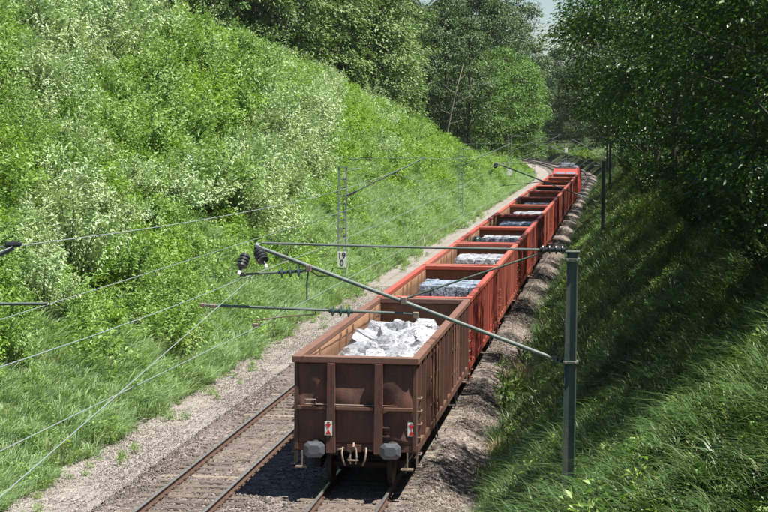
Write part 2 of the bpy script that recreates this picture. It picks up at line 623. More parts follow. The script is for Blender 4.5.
def clip_bm(mb, x, y):
    for s in (-1, 1):
        mb.box(x + s * .075 - .035, x + s * .075 + .035, y - .05, y + .05, -.172, -.135)
        mb.tube([(x + s * .09, y, -.14), (x + s * .09, y, -.105)], .016, 5)


SLEEPER = sleeper_mesh()
for key, n_single in (('free', 300), ('train', 60)):
    root = empty('railway_track', (0, 0, 0))
    root['kind'] = 'structure'
    cx = TRACK_X[key]
    for s in (-1, 1):
        link('rail', rail_mesh(cx + s * .7525), root)
    clips = MB()
    far = MB()
    k = 0
    y = -14.0
    while y < 470:
        ox = float(off(y))
        if k < n_single:
            o = link('sleeper', SLEEPER, root, (cx + ox + random.uniform(-.02, .02), y, random.uniform(-.006, .006)))
            o.rotation_euler = (0, 0, R(random.uniform(-.7, .7)))
            if y < 90:
                for s in (-1, 1):
                    clip_bm(clips, cx + ox + s * .7525, y)
        else:
            far.box(cx + ox - 1.3, cx + ox + 1.3, y - .13, y + .13, -.32, -.172)
        k += 1
        y += 0.63 + random.uniform(-.015, .015)
    clips.build('rail_clips', M['clip'], root, kind='stuff')
    far.build('sleepers_beyond', M['sleeper'], root, kind='stuff')


# ------------------------------------------------------------------ scatter by geometry nodes (stuff only)
def scatter(name, pts, rots, scls, idx, sources, kind='stuff'):
    pts = np.asarray(pts, np.float32)
    me = bpy.data.meshes.new(name)
    me.vertices.add(len(pts))
    me.vertices.foreach_set('co', pts.ravel())
    a = me.attributes.new('rot', 'FLOAT_VECTOR', 'POINT'); a.data.foreach_set('vector', np.asarray(rots, np.float32).ravel())
    a = me.attributes.new('scl', 'FLOAT', 'POINT'); a.data.foreach_set('value', np.asarray(scls, np.float32))
    a = me.attributes.new('idx', 'INT', 'POINT'); a.data.foreach_set('value', np.asarray(idx, np.int32))
    o = link(name, me)
    o['kind'] = kind
    cl = bpy.data.collections.new(name + '_sources')
    for i, sme in enumerate(sources):
        so_ = bpy.data.objects.new('%s_%02d' % (name, i), sme)
        cl.objects.link(so_)
    g = bpy.data.node_groups.new(name, 'GeometryNodeTree')
    g.interface.new_socket('Geometry', in_out='INPUT', socket_type='NodeSocketGeometry')
    g.interface.new_socket('Geometry', in_out='OUTPUT', socket_type='NodeSocketGeometry')
    N = g.nodes.new
    gi, go, ip, ci = N('NodeGroupInput'), N('NodeGroupOutput'), N('GeometryNodeInstanceOnPoints'), N('GeometryNodeCollectionInfo')
    ci.inputs[0].default_value = cl
    ci.inputs[1].default_value = True
    ci.inputs[2].default_value = True
    at = []
    for nm, ty in (('rot', 'FLOAT_VECTOR'), ('scl', 'FLOAT'), ('idx', 'INT')):
        n = N('GeometryNodeInputNamedAttribute'); n.data_type = ty; n.inputs[0].default_value = nm; at.append(n)
    e2r = N('FunctionNodeEulerToRotation')
    L = g.links.new
    L(gi.outputs[0], ip.inputs['Points']); L(ci.outputs[0], ip.inputs['Instance'])
    ip.inputs['Pick Instance'].default_value = True
    L(at[2].outputs[0], ip.inputs['Instance Index']); L(at[0].outputs[0], e2r.inputs[0]); L(e2r.outputs[0], ip.inputs['Rotation'])
    L(at[1].outputs[0], ip.inputs['Scale']); L(ip.outputs[0], go.inputs[0])
    md = o.modifiers.new('scatter', 'NODES'); md.node_group = g
    return o


def view_mask(P, pad):
    Rm = np.array(ROT)
    d = (np.asarray(P) - np.array(CAM)) @ Rm
    w = -d[:, 2]
    px = 384 + FPX * d[:, 0] / np.maximum(w, .1)
    py = 256 - FPX * d[:, 1] / np.maximum(w, .1)
    pp = pad * FPX / np.maximum(w, 1)
    return (w > 4) & (px > -pp) & (px < 768 + pp) & (py > -pp) & (py < 512 + pp), w


def stone_mesh(seed, mat):
    r = np.random.default_rng(seed)
    b = bmesh.new()
    bmesh.ops.create_icosphere(b, subdivisions=1, radius=1)
    k = r.normal(size=(3, 3))
    for v in b.verts:
        f = 1 + .28 * math.sin(3 * v.co.x + k[0, 0] * 3) * math.cos(3 * v.co.y + k[0, 1] * 3) + r.uniform(-.16, .16)
        v.co = Vector((v.co.x * 1.1 * f, v.co.y * .85 * f, v.co.z * .7 * f))
    me = bpy.data.meshes.new('stone')
    b.to_mesh(me); b.free()
    me.materials.append(mat)
    return me


def stone_mat(name, lo, hi):
    t = NT(name)
    oi = t.n('ShaderNodeObjectInfo')
    c = t.ramp(oi.outputs['Random'], [(0, lo), (0.6, tuple((a + b) / 2 for a, b in zip(lo, hi))), (1, hi)])
    c = t.mix(t.noise(t.pos(), 60, 3), tuple(x * .6 for x in lo), c)
    return t.done(t.bsdf(c, 0.9, 0, 0.25))


def stones(name, u0, u1, y0, y1, n, smin_, smax, mat, lift=0.0, avoid=None):
    u = rng.uniform(u0, u1, n); y = y0 + (y1 - y0) * rng.uniform(0, 1, n) ** 1.25
    P = np.stack([u + off(y), y, tz(u, y) + 0.012 + lift], -1)
    m, w = view_mask(P, 0.3)
    if avoid is not None:
        m &= avoid(u, y)
    P = P[m]
    k = len(P)
    scatter(name, P, rng.uniform(0, 6.28, (k, 3)), rng.uniform(smin_, smax, k), rng.integers(0, 4, k), [stone_mesh(s, mat) for s in range(4)])


SM_D = stone_mat('ballast_stone_loose', (0.08, 0.064, 0.056), (0.36, 0.31, 0.28))
SM_P = stone_mat('path_stone_loose', (0.19, 0.16, 0.14), (0.54, 0.49, 0.44))
SM_S = stone_mat('shoulder_stone_loose', (0.12, 0.098, 0.08), (0.42, 0.36, 0.31))


def not_rail(u, y):
    m = np.ones(len(u), bool)
    for c in TRACK_X.values():
        for s in (-1, 1):
            m &= np.abs(u - c - s * .7525) > .11
    return m


def not_sleeper(u, y):
    m = not_rail(u, y)
    ins = (np.abs(u) < 1.3) | (np.abs(u + 3.72) < 1.3)
    ph = ((y + 14) / 0.63) % 1.0
    onsl = (np.abs(ph - np.round(ph)) < .24)
    return m & ~(ins & onsl & (rng.uniform(0, 1, len(u)) < .9))


stones('ballast_stones', -5.7, 1.6, -8, 55, 62000, .018, .042, SM_D, 0, not_sleeper)
stones('path_stones', -8.0, -5.5, -6, 60, 26000, .010, .026, SM_P)
stones('shoulder_stones', 1.4, 2.85, -8, 90, 30000, .02, .045, SM_S)


# ------------------------------------------------------------------ wagons
def dented(w0, w1, z0, z1, y, out, nx, nz, amp, seed, bays):
    """a buckled steel panel in the xz plane at y, thickness 4 cm, bulging between the given bay limits"""
    r = np.random.default_rng(seed)
    ph = r.uniform(0, 6.28, (6, 2)); fr = r.uniform(1.2, 4.5, (6, 2))
    P, F = [], []
    for side in (0, 1):
        for j in range(nz + 1):
            for i in range(nx + 1):
                x = w0 + (w1 - w0) * i / nx
                z = z0 + (z1 - z0) * j / nz
                d = sum(math.sin(fr[k, 0] * x * 1.6 + ph[k, 0]) * math.sin(fr[k, 1] * z * 1.6 + ph[k, 1]) for k in range(6)) / 6 * amp * 1.6
                for a, b in bays:
                    if a < x < b:
                        d += amp * .9 * math.sin(math.pi * (x - a) / (b - a)) * math.sin(math.pi * (z - z0) / (z1 - z0))
                if i in (0, nx) or j in (0, nz):
                    d = 0
                P.append((x, y + out * (d + (0.04 if side else 0)), z))
    n = (nx + 1) * (nz + 1)
    for side in (0, 1):
        for j in range(nz):
            for i in range(nx):
                a = side * n + j * (nx + 1) + i
                F.append((a, a + 1, a + nx + 2, a + nx + 1))
    ring = [i for i in range(nx + 1)] + [j * (nx + 1) + nx for j in range(1, nz + 1)] + [nz * (nx + 1) + i for i in range(nx - 1, -1, -1)] + [j * (nx + 1) for j in range(nz - 1, 0, -1)]
    for a, b in zip(ring, ring[1:] + ring[:1]):
        F.append((a, b, b + n, a + n))
    return P, F


def swap_xy(P):
    return [(y, x, z) for x, y, z in P]


ZT = 3.16           # top of the rim
ZF = 1.25           # floor


def make_wagon(L, body, rim, inner, seed, nrib=11, detail=True):
    root = empty('open_wagon')
    r = random.Random(seed)
    hw = 1.36
    MB().box(-1.34, 1.34, .05, L - .05, ZF - .1, ZF).build('floor', inner, root)
    u = MB()
    for s in (-1, 1):
        u.box(s * .5 - .09, s * .5 + .09, .22, L - .22, .82, ZF - .102)
    for k in range(7):
        yy = L * (k + .5) / 7
        u.box(-1.25, 1.25, yy - .05, yy + .05, .92, ZF - .104)
    u.build('underframe', M['under'], root)
    for e, (y, o) in enumerate(((0.04, -1), (L - .04, 1))):
        MB().box(-1.36, 1.36, min(y - o * .18, y + o * .038), max(y - o * .18, y + o * .038), .96, ZF - .108, .015).build('headstock', body, root)
        P, F = dented(-hw, hw, ZF - .10, ZT - .15, y, o, 40, 28, .05, seed * 10 + e, [(-1.36, -.64), (-.46, .46), (.64, 1.36)])
        w = MB().add(P, F).build('end_wall', body, root, True)
        w.data.materials.append(inner)
        for p in w.data.polygons:
            if p.index < 40 * 28:
                p.material_index = 1
        for s in (-1, 1):
            pb = MB()
            pts = [(s * .55 - .1, .93), (s * .55 + .1, .93), (s * .55 + .085, ZT - .162), (s * .55 - .085, ZT - .162)]
            pb.prism(pts, y + o * .066, y + o * .185)
            pb.build('end_post', body, root)
        for a, b in ((-1.33, -.665), (-.435, .435), (.665, 1.33)):
            MB().prism([(a, 1.93), (b, 1.93), (b, 2.0), (a, 2.0)], *sorted((y + o * .045, y + o * .155))).build('end_ledge', rim, root)
        y0, y1 = sorted((y - o * .10, y + o * .135))
        MB().box(-1.47, 1.47, y0, y1, ZT - .16, ZT, .02).build('top_rim', rim, root)
        for s in (-1, 1):
            cb = MB()
            y0, y1 = sorted((y - o * .1, y + o * .064))
            cb.box(s * 1.37 - .05, s * 1.37 + .05, y0, y1, .98, ZT - .165, .012)
            cb.build('corner_post', body, root)
        # buffers
        for s in (-1, 1):
            b = MB().lathe((s * .875, y + o * .04, 1.06), (s * .875, y + o * .50, 1.06), [(0, .17), (.25, .15), (.3, .125), (.62, .125), (.64, .09), (1, .09)], 14).build('buffer', M['under'], root, False)
            pl = MB()
            w_, h_, c_ = .235, .18, .08
            oct_ = [(-w_, -h_ + c_), (-w_ + c_, -h_), (w_ - c_, -h_), (w_, -h_ + c_), (w_, h_ - c_), (w_ - c_, h_), (-w_ + c_, h_), (-w_, h_ - c_)]
            ya, yb, yc = y + o * .50, y + o * .54, y + o * .575
            n8 = len(oct_)
            P = [(s * .875 + a, ya, 1.06 + b_) for a, b_ in oct_] + [(s * .875 + a, yb, 1.06 + b_) for a, b_ in oct_] + [(s * .875 + a * .55, yc, 1.06 + b_ * .55) for a, b_ in oct_]
            F = [tuple(range(n8))] + [(i, (i + 1) % n8, (i + 1) % n8 + n8, i + n8) for i in range(n8)] + [(i + n8, (i + 1) % n8 + n8, (i + 1) % n8 + 2 * n8, i + 2 * n8) for i in range(n8)] + [tuple(range(2 * n8, 3 * n8))]
            pl.add(P, F).build('buffer_plate', M['buffer'], b)
        # coupling
        MB().box(-.16, .16, *sorted((y + o * .181, y + o * .20)), .97, 1.14, .006).build('hook_plate', body, root)
        hk = MB()
        hk.tube([(0, y + o * .09, 1.05), (0, y + o * .25, 1.06), (0, y + o * .33, 1.13), (0, y + o * .28, 1.2)], [.05, .045, .035, .02], 8)
        hk.build('draw_hook', M['iron'], root)
        sc = MB()
        for s in (-1, 1):
            sc.tube([(s * .05, y + o * .27, 1.07), (s * .075, y + o * .33, .88), (s * .06, y + o * .34, .72)], .022, 6)
        sc.tube([(-.12, y + o * .34, .8), (.12, y + o * .34, .8)], .022, 6)
        sc.build('screw_coupling', M['iron'], root)
        for s in (-1, 1):
            hs = MB().tube([(s * .26, y + o * .05, 1.02), (s * .27, y + o * .16, 1.06), (s * .28, y + o * .24, .95), (s * .25, y + o * .26, .78), (s * .2, y + o * .22, .66)], .024, 7)
            hs.tube([(s * .26, y + o * .09, 1.02), (s * .4, y + o * .12, 1.0)], .018, 6)
            hs.build('brake_hose', M['iron'], root, True)
        # grab handle, steps
        gh = MB().tube([(-o * -1.14 * -1, y + o * .05, 2.03), (o * 1.14, y + o * .17, 2.05), (o * 1.14, y + o * .17, 2.16), (o * .9, y + o * .17, 2.16), (o * .9, y + o * .17, 2.05), (o * .9, y + o * .05, 2.03)], .014, 6)
        gh.build('grab_handle', M['iron'], root)
        for zz in (1.32, 1.52):
            MB().box(-o * .72 - .08, -o * .72 + .08, *sorted((y + o * .05, y + o * .16)), zz, zz + .035).build('end_step', body, root)
        for s in (-1, 1):
            fs = MB()
            fs.box(s * 1.22 - .015, s * 1.22 + .015, *sorted((y + o * .1, y + o * .13)), .62, .962)
            fs.box(s * 1.22 - .14, s * 1.22 + .14, *sorted((y + o * .06, y + o * .26)), .58, .61)
            fs.build('foot_step', M['iron'], root)
    doors = [L * .30, L * .70]
    ys = [.42 + (L - .84) * k / (nrib - 1) for k in range(nrib)]
    inside = painted_cache(inner)
    for s in (-1, 1):
        # wall: a bowed sheet with an inner face
        nx, nz = 48, 6
        P, F = dented(.16, L - .16, ZF - .10, ZT - .15, s * 1.28, s, nx, nz, .016, seed * 31 + s, [(a, b) for a, b in zip(ys, ys[1:])])
        w = MB().add(swap_xy(P), F).build('side_wall', body, root, True)
        w.data.materials.append(inner)
        for p in w.data.polygons:
            if p.index < nx * nz:
                p.material_index = 1
        MB().box(*sorted((s * 1.27, s * 1.47)), .145, L - .145, ZT - .155, ZT - .003, .02).build('top_rim', rim, root)
        MB().box(*sorted((s * 1.345, s * 1.45)), .06, L - .06, .93, ZF - .115, .012).build('side_sill', body, root)
        for k, yy in enumerate(ys):
            if any(abs(yy - d) < .75 for d in doors):
                continue
            rb = MB()
            q = [(yy - .075, s * 1.322), (yy + .075, s * 1.322), (yy + .05, s * 1.466), (yy - .05, s * 1.466)]
            rb.prism([(b, a) for a, b in q], ZF - .113, ZT - .158, 'z')
            rb.build('side_rib', body, root)
            ib = MB()
            ib.prism([(b, a) for a, b in [(yy - .05, s * 1.262), (yy + .05, s * 1.262), (yy + .03, s * 1.235), (yy - .03, s * 1.235)]], ZF + .005, ZT - .158, 'z')
            ib.build('inner_rib', inner, root)
        for d in doors:
            db = MB()
            for h in (-1, 1):
                db.box(*sorted((s * 1.345, s * 1.375)), d + h * .46 - .43, d + h * .46 + .43, ZF - .09, ZT - .2)
            dr = db.build('side_door', body, root)
            bars = MB()
            for q in (-.82, -.06, .06, .82):
                bars.tube([(s * 1.43, d + q, ZF - .1), (s * 1.43, d + q, ZT - .2)], .03, 6)
            for zz in (1.5, 2.2, 2.8):
                bars.box(*sorted((s * 1.377, s * 1.41)), d - .88, d + .88, zz - .03, zz + .03)
            bars.build('lock_bar', rim, dr)
        for yy in (.26, L - .26):
            ld = MB()
            for zz in (.62, .9, 1.3, 1.6, 1.9, 2.2):
                ld.tube([(s * 1.40, yy - .14, zz), (s * 1.50, yy - .14, zz), (s * 1.50, yy + .14, zz), (s * 1.40, yy + .14, zz)], .014, 5)
            ld.box(*sorted((s * 1.40, s * 1.43)), yy - .16, yy - .12, .6, 2.22)
            ld.box(*sorted((s * 1.40, s * 1.43)), yy + .12, yy + .16, .6, 2.22)
            ld.build('ladder', M['iron'] if detail else body, root)
        # door steps hanging below the sill
        for d in doors:
            stp = MB()
            stp.tube([(s * 1.42, d - .3, .97), (s * 1.46, d - .3, .58), (s * 1.46, d + .3, .58), (s * 1.42, d + .3, .97)], .016, 5)
            stp.build('door_step', M['under'], root)
    for yc in (2.1, L - 2.1):
        bo = MB()
        for s in (-1, 1):
            bo.prism([(yc - 1.3, .42), (yc - 1.25, .62), (yc - .5, .66), (yc - .4, .78), (yc + .4, .78), (yc + .5, .66), (yc + 1.25, .62), (yc + 1.3, .42), (yc + .9, .36), (yc + .45, .46), (yc - .45, .46), (yc - .9, .36)], s * 1.0 - .07, s * 1.0 + .07, 'x')
        bo.box(-.93, .93, yc - .25, yc + .25, .5, .8)
        bg_ = bo.build('bogie', M['under'], root)
        for a in (-.9, .9):
            for s in (-1, 1):
                MB().lathe((s * .66, yc + a, .46), (s * .80, yc + a, .46), [(0, .495), (.2, .49), (.24, .46), (.7, .455), (.72, .3), (1, .26)], 24).build('wheel', M['wheel'], bg_)
            MB().tube([(-.659, yc + a, .46), (.659, yc + a, .46)], .08, 8).build('axle', M['wheel'], bg_)
    return root


def painted_cache(m):
    return m


def place(root, y):
    root.location = (float(off(y)), y, 0)
    return root


L1 = 15.1
w1 = make_wagon(L1, M['brown'], M['brown_rim'], M['inner'], 3, 13)
place(w1, 0)
tag(w1, 'dark brown dented open goods wagon at the rear of the train', 'railway wagon', 'open wagons of the goods train')
# tail plates: white with two red triangles
for x, z in ((-.60, 1.50), (1.30, 1.50)):
    yb = -.152 if x < 0 else -.012
    pl = MB().box(x - .085, x + .085, yb - .012, yb, z - .16, z + .16).build('tail_plate', M['white'], w1)
    pl['label'] = 'white tail plate with two red triangles'
    for a, b in ((.10, .004), (-.13, -.004)):
        tr = MB()
        base = z + (.105 if a > 0 else -.135)
        tip = z - .015
        P = [(x - .065, yb - .0125, base), (x + .065, yb - .0125, base), (x, yb - .0125, tip), (x - .065, yb - .017, base), (x + .065, yb - .017, base), (x, yb - .017, tip)]
        tr.add(P, [(0, 1, 2), (3, 5, 4), (0, 3, 4, 1), (1, 4, 5, 2), (2, 5, 3, 0)]).build('red_triangle', M['signred'], pl)
    MB().box(x - .03, x + .03, yb - .016, yb - .0125, z + .125, z + .148).build('plate_clip', M['black'], pl)

LW = 13.3
WY = [15.72 + 14.04 * k for k in range(11)]
proto = make_wagon(LW, M['red'], M['red_rim'], M['inner'], 5, 11, False)
wlab = ['red open wagon coupled just ahead of the brown one, carrying tall blue grey bales',
        'second red open wagon from the rear, with a silver slab of bales',
        'red open wagon with a dark coil beside its bales',
        'red open wagon holding dark blue grey bales, fifth from the train\'s rear',
        'red open wagon with a thin strip of pale bales, just behind another like it',
        'red open wagon with pale bales, two ahead of the one with dark blue bales',
        'empty red open wagon just behind the dark one',
        'dark brown open wagon with a blackened inside among the red ones',
        'empty red open wagon just ahead of the dark one',
        'empty red open wagon between two empty ones near the locomotive',
        'empty red open wagon coupled directly to the locomotive']
wag = []
for k, y in enumerate(WY):
    if k == 0:
        o = proto
    elif k == 7:
        o = make_wagon(LW, M['dark'], M['red_rim'], M['inner_dark'], 9, 11, False)
    elif k == 1:
        o = proto_f = make_wagon(LW, M['faded'], M['faded_rim'], M['inner'], 6, 11, False)
    elif k == 3:
        o = proto_b = make_wagon(LW, M['brick'], M['brick_rim'], M['inner'], 8, 12, False)
    else:
        o = copy_tree(proto_f if k in (4, 8) else (proto_b if k in (6, 10) else proto))
    place(o, y)
    tag(o, wlab[k], 'railway wagon', 'open wagons of the goods train')
    wag.append(o)


# ------------------------------------------------------------------ locomotive
def make_loco(y):
    root = empty('electric_locomotive', (0, y, 0))
    tag(root, 'red electric locomotive with grey roof at the head of the train', 'locomotive')
    L = 19.0
    side = [(.15, .95), (.05, 1.6), (.35, 2.35), (1.15, 3.45), (1.7, 3.66), (L - 1.7, 3.66), (L - 1.15, 3.45), (L - .35, 2.35), (L - .05, 1.6), (L - .15, .95)]
    n = len(side)
    P, F = [], []
    for s in (-1, 1):
        for a, b in side:
            w = 1.47 if b < 2.4 else (1.47 - .22 * (b - 2.4) / 1.26)
            P.append((s * w, a, b))
    F = [tuple(range(n)), tuple(range(2 * n - 1, n - 1, -1))] + [(i, i + n, (i + 1) % n + n, (i + 1) % n) for i in range(n)]
    MB().add(P, F).build('body', M['loco_red'], root)
    rf = MB()
    rf.prism([(-1.2, 3.663), (1.2, 3.663), (1.05, 3.82), (-1.05, 3.82)], 1.9, L - 1.9)
    for q in range(5):
        rf.box(-.8, .8, 3.2 + q * 2.8, 4.6 + q * 2.8, 3.822, 4.0, .03)
    rf.build('roof', M['loco_grey'], root)
    for s in (-1, 1):
        g = MB()
        p = [Vector((s * .08, .50, 2.55)), Vector((s * 1.18, .50, 2.55)), Vector((s * 1.08, 1.02, 3.27)), Vector((s * .08, 1.02, 3.27))]
        nrm = Vector((0, -.81, .58))
        q0 = [v + nrm * .004 for v in p]; q1 = [v + nrm * .03 for v in p]
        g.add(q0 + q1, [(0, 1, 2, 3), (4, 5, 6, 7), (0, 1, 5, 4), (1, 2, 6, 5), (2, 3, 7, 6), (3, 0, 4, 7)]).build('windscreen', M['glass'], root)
        MB().lathe((s * .95, .10, 1.75), (s * .95, .02, 1.75), [(0, .13), (1, .12)], 12).build('headlight', M['white'], root)
        MB().lathe((s * .875, .1, 1.06), (s * .875, -.55, 1.06), [(0, .14), (.6, .12), (.9, .12), (.92, .22), (1, .2)], 14).build('buffer', M['under'], root)
    bd = MB()
    p = [Vector((-1.25, .375, 2.39)), Vector((1.25, .375, 2.39)), Vector((1.24, .47, 2.51)), Vector((-1.24, .47, 2.51))]
    nrm = Vector((0, -.81, .58))
    bd.add([v + nrm * .003 for v in p] + [v + nrm * .012 for v in p], [(0, 1, 2, 3), (4, 5, 6, 7), (0, 1, 5, 4), (1, 2, 6, 5), (2, 3, 7, 6), (3, 0, 4, 7)]).build('front_stripe', M['white'], root)
    for y0 in (2.4, L - 5.2):
        pg = MB()
        for s in (-1, 1):
            pg.lathe((s * .5, y0, 3.82), (s * .5, y0, 4.15), [(0, .06), (.2, .1), (.4, .06), (.6, .1), (.8, .06), (1, .05)], 10)
            pg.tube([(s * .5, y0, 4.15), (s * .45, y0 + 2.2, 4.22), (s * .6, y0 + .4, 4.32)], .03, 6)
        pg.tube([(-.85, y0 + .4, 4.34), (.85, y0 + .4, 4.34)], .035, 6)
        pg.build('pantograph', M['loco_grey'], root)
    for yc in (4.2, L - 4.2):
        b = MB()
        for s in (-1, 1):
            b.prism([(yc - 2.0, .4), (yc - 1.9, .75), (yc + 1.9, .75), (yc + 2.0, .4), (yc + .6, .36), (yc - .6, .36)], s * 1.1 - .09, s * 1.1 + .09, 'x')
        b.box(-1.0, 1.0, yc - .5, yc + .5, .5, .93)
        bo = b.build('bogie', M['under'], root)
        for a in (-1.3, 1.3):
            for s in (-1, 1):
                MB().lathe((s * .66, yc + a, .6), (s * .8, yc + a, .6), [(0, .63), (.24, .6), (1, .58)], 24).build('wheel', M['wheel'], bo)
    return root


make_loco(WY[-1] + 14.3)


# ------------------------------------------------------------------ scrap bales
def bale_mesh(sx, sy, sz, seed, mat, amp=.035, cuts=5):
    r = np.random.default_rng(seed)
    b = bmesh.new()
    bmesh.ops.create_cube(b, size=1)
    bmesh.ops.subdivide_edges(b, edges=b.edges[:], cuts=cuts, use_grid_fill=True)
    ph = r.uniform(0, 6.28, (8, 4)); fr = r.uniform(4, 17, (8, 3))
    for v in b.verts:
        p = Vector((v.co.x * sx, v.co.y * sy, v.co.z * sz))
        rd = 1 - .03 * (sum(abs(c) > .49 for c in v.co) - 1)
        p *= rd
        d = np.array([sum(math.sin(fr[k, 0] * p.x + fr[k, 1] * p.y + fr[k, 2] * p.z + ph[k, c]) for k in range(8)) for c in range(3)]) / 8
        v.co = p + Vector(d * amp * 1.6) + Vector(r.normal(0, amp * .14, 3))
    me = bpy.data.meshes.new('scrap_bale')
    b.to_mesh(me); b.free()
    me.materials.append(mat)
    return me


BV = [bale_mesh(random.uniform(.56, .74), random.uniform(.48, .60), random.uniform(.42, .52), s, M['alu'], .013) for s in range(8)]
r1 = random.Random(21)
heap = []
hl = {'left': 'rough silver bale along the left side of the brown wagon\'s heap',
      'mid': 'rough silver bale tilted in the middle of the brown wagon\'s heap',
      'right': 'rough silver bale tumbled against the right wall of the brown wagon'}
LOW = []
for layer, (zc, step) in enumerate(((1.56, .70), (2.02, .70), (2.46, .66))):
    y = 3.2 + layer * .35
    while y < 13.9 - layer * .3:
        for x in (-.74, -.22, .30, .80):
            if layer == 2 and (r1.random() < .12):
                continue
            xx = x + r1.uniform(-.08, .08) * (1 if abs(x) < .5 else .3)
            yy = y + r1.uniform(-.16, .16)
            top = zc + r1.uniform(-.10, .14) + (.12 * math.sin(yy * .8 + 1) if layer == 2 else 0)
            if layer < 2:
                LOW.append(((xx, yy, top), (r1.uniform(-.25, .25), r1.uniform(-.25, .25), r1.uniform(-.2, .2)), 0))
                continue
            o = link('scrap_bale', BV[r1.randrange(8)])
            o.location = (xx, yy, top)
            o.rotation_euler = (r1.uniform(-.55, .55), r1.uniform(-.55, .55), r1.uniform(-1.5, 1.5))
            key = 'left' if xx < -.5 else ('right' if xx > .5 else 'mid')
            part = 'nearest the rear wall' if yy < 6 else ('halfway along' if yy < 10 else 'at the far end')
            tag(o, 'rough silver bale in the brown wagon\'s heap, %s, %s' % ({'left': 'left side', 'mid': 'middle', 'right': 'right side'}[key], part), 'scrap bale', 'tumbled silver bales in the brown wagon')
        y += step

stack_spec = [  # wagon index, first y, rows, row step, top z, bale size, material, wording
    (0, 6.25, 4, .71, 3.0, (.445, .72, .86), 'alu_blue', 'blue grey pressed bale', 'first red wagon'),
    (1, 6.6, 5, .71, 2.93, (.445, .72, .82), 'alu', 'pale silver pressed bale', 'second red wagon'),
    (2, 8.5, 4, .71, 2.86, (.44, .73, .78), 'alu', 'pale silver pressed bale', 'coil wagon'),
    (3, 8.2, 5, .74, 2.86, (.44, .73, .78), 'alu_blue', 'dark blue grey pressed bale', 'fifth wagon'),
    (4, 8.6, 4, .74, 2.84, (.44, .73, .78), 'alu', 'pale silver pressed bale', 'sixth wagon'),
    (5, 8.6, 4, .74, 2.84, (.44, .73, .78), 'alu', 'pale silver pressed bale', 'seventh wagon')]
for wi, y0, rows, st, ztop, sz, mt, word, where in stack_spec:
    vr = [bale_mesh(*sz, 50 + s, M[mt], .022, 4) for s in range(3)]
    hz = sz[2]
    rr = random.Random(wi)
    for row in range(rows):
        for lay in range(2):
            for c in range(5):
                x = -.68 + c * .425 + .12
                z = ztop - hz / 2 - lay * (hz + .01) + rr.uniform(-.02, .025)
                if lay:
                    LOW.append(((x, WY[wi] + y0 + row * st, ZF + hz / 2 + .005), (0, 0, 0), 1 if mt == 'alu' else 2))
                    continue
                o = link('scrap_bale', vr[rr.randrange(3)])
                o.location = (x + rr.uniform(-.012, .012), WY[wi] + y0 + row * st + rr.uniform(-.03, .03), z)
                o.rotation_euler = (rr.uniform(-.03, .03), rr.uniform(-.03, .03), rr.choice((0, math.pi)) + rr.uniform(-.04, .04))
                lv = 'near row' if row == 0 else 'row %d' % (row + 1)
                lv = ('nearest row' if row == 0 else ('farthest row' if row == rows - 1 else 'middle rows')) + ', ' + ('leftmost', 'left of centre', 'centre', 'right of centre', 'rightmost')[c]
                tag(o, '%s, %s, in the %s' % (word, lv, where), 'scrap bale', 'stacked bales in the ' + where)
tag(scatter('buried_bales', [q[0] for q in LOW], [q[1] for q in LOW], [1.0] * len(LOW), [q[2] for q in LOW],
            [BV[0], bale_mesh(.41, .70, .78, 90, M['alu'], .022, 4), bale_mesh(.41, .70, .76, 91, M['alu_blue'], .022, 4)]), 'lower layers of scrap bales buried under the visible ones')
ck = MB().lathe((-1.12, WY[2] + 7.6, 2.70), (-.84, WY[2] + 7.5, 2.70), [(0, .12), (0, .27), (.2, .3), (.8, .3), (1, .27), (1, .12)], 18)
co = ck.build('coil', M['insulator_green'], None)
tag(co, 'dark round coil beside the pale bales in a red wagon', 'coil')
sup = MB().box(-1.3, -.75, WY[2] + 7.25, WY[2] + 7.95, ZF + .002, 2.40, .02).build('packing_crate', M['inner_dark'])
tag(sup, 'dark crate carrying the round coil inside a red wagon', 'crate')

# ------------------------------------------------------------------ catenary
YM = -8.9          # plane of the nearest mast's cantilever


def ins_prof(n, r0, r1, t0=0.0, t1=1.0):
    pr = [(t0, r0)]
    for k in range(n):
        for q, rad in ((.30, r0), (.42, r1), (.54, r1 * .96), (.66, r0)):
            pr.append((t0 + (t1 - t0) * (k + q) / n, rad))
    return pr + [(t1, r0)]


def P_(x, z, dy=0.0):
    return Vector((x, YM + dy, z))


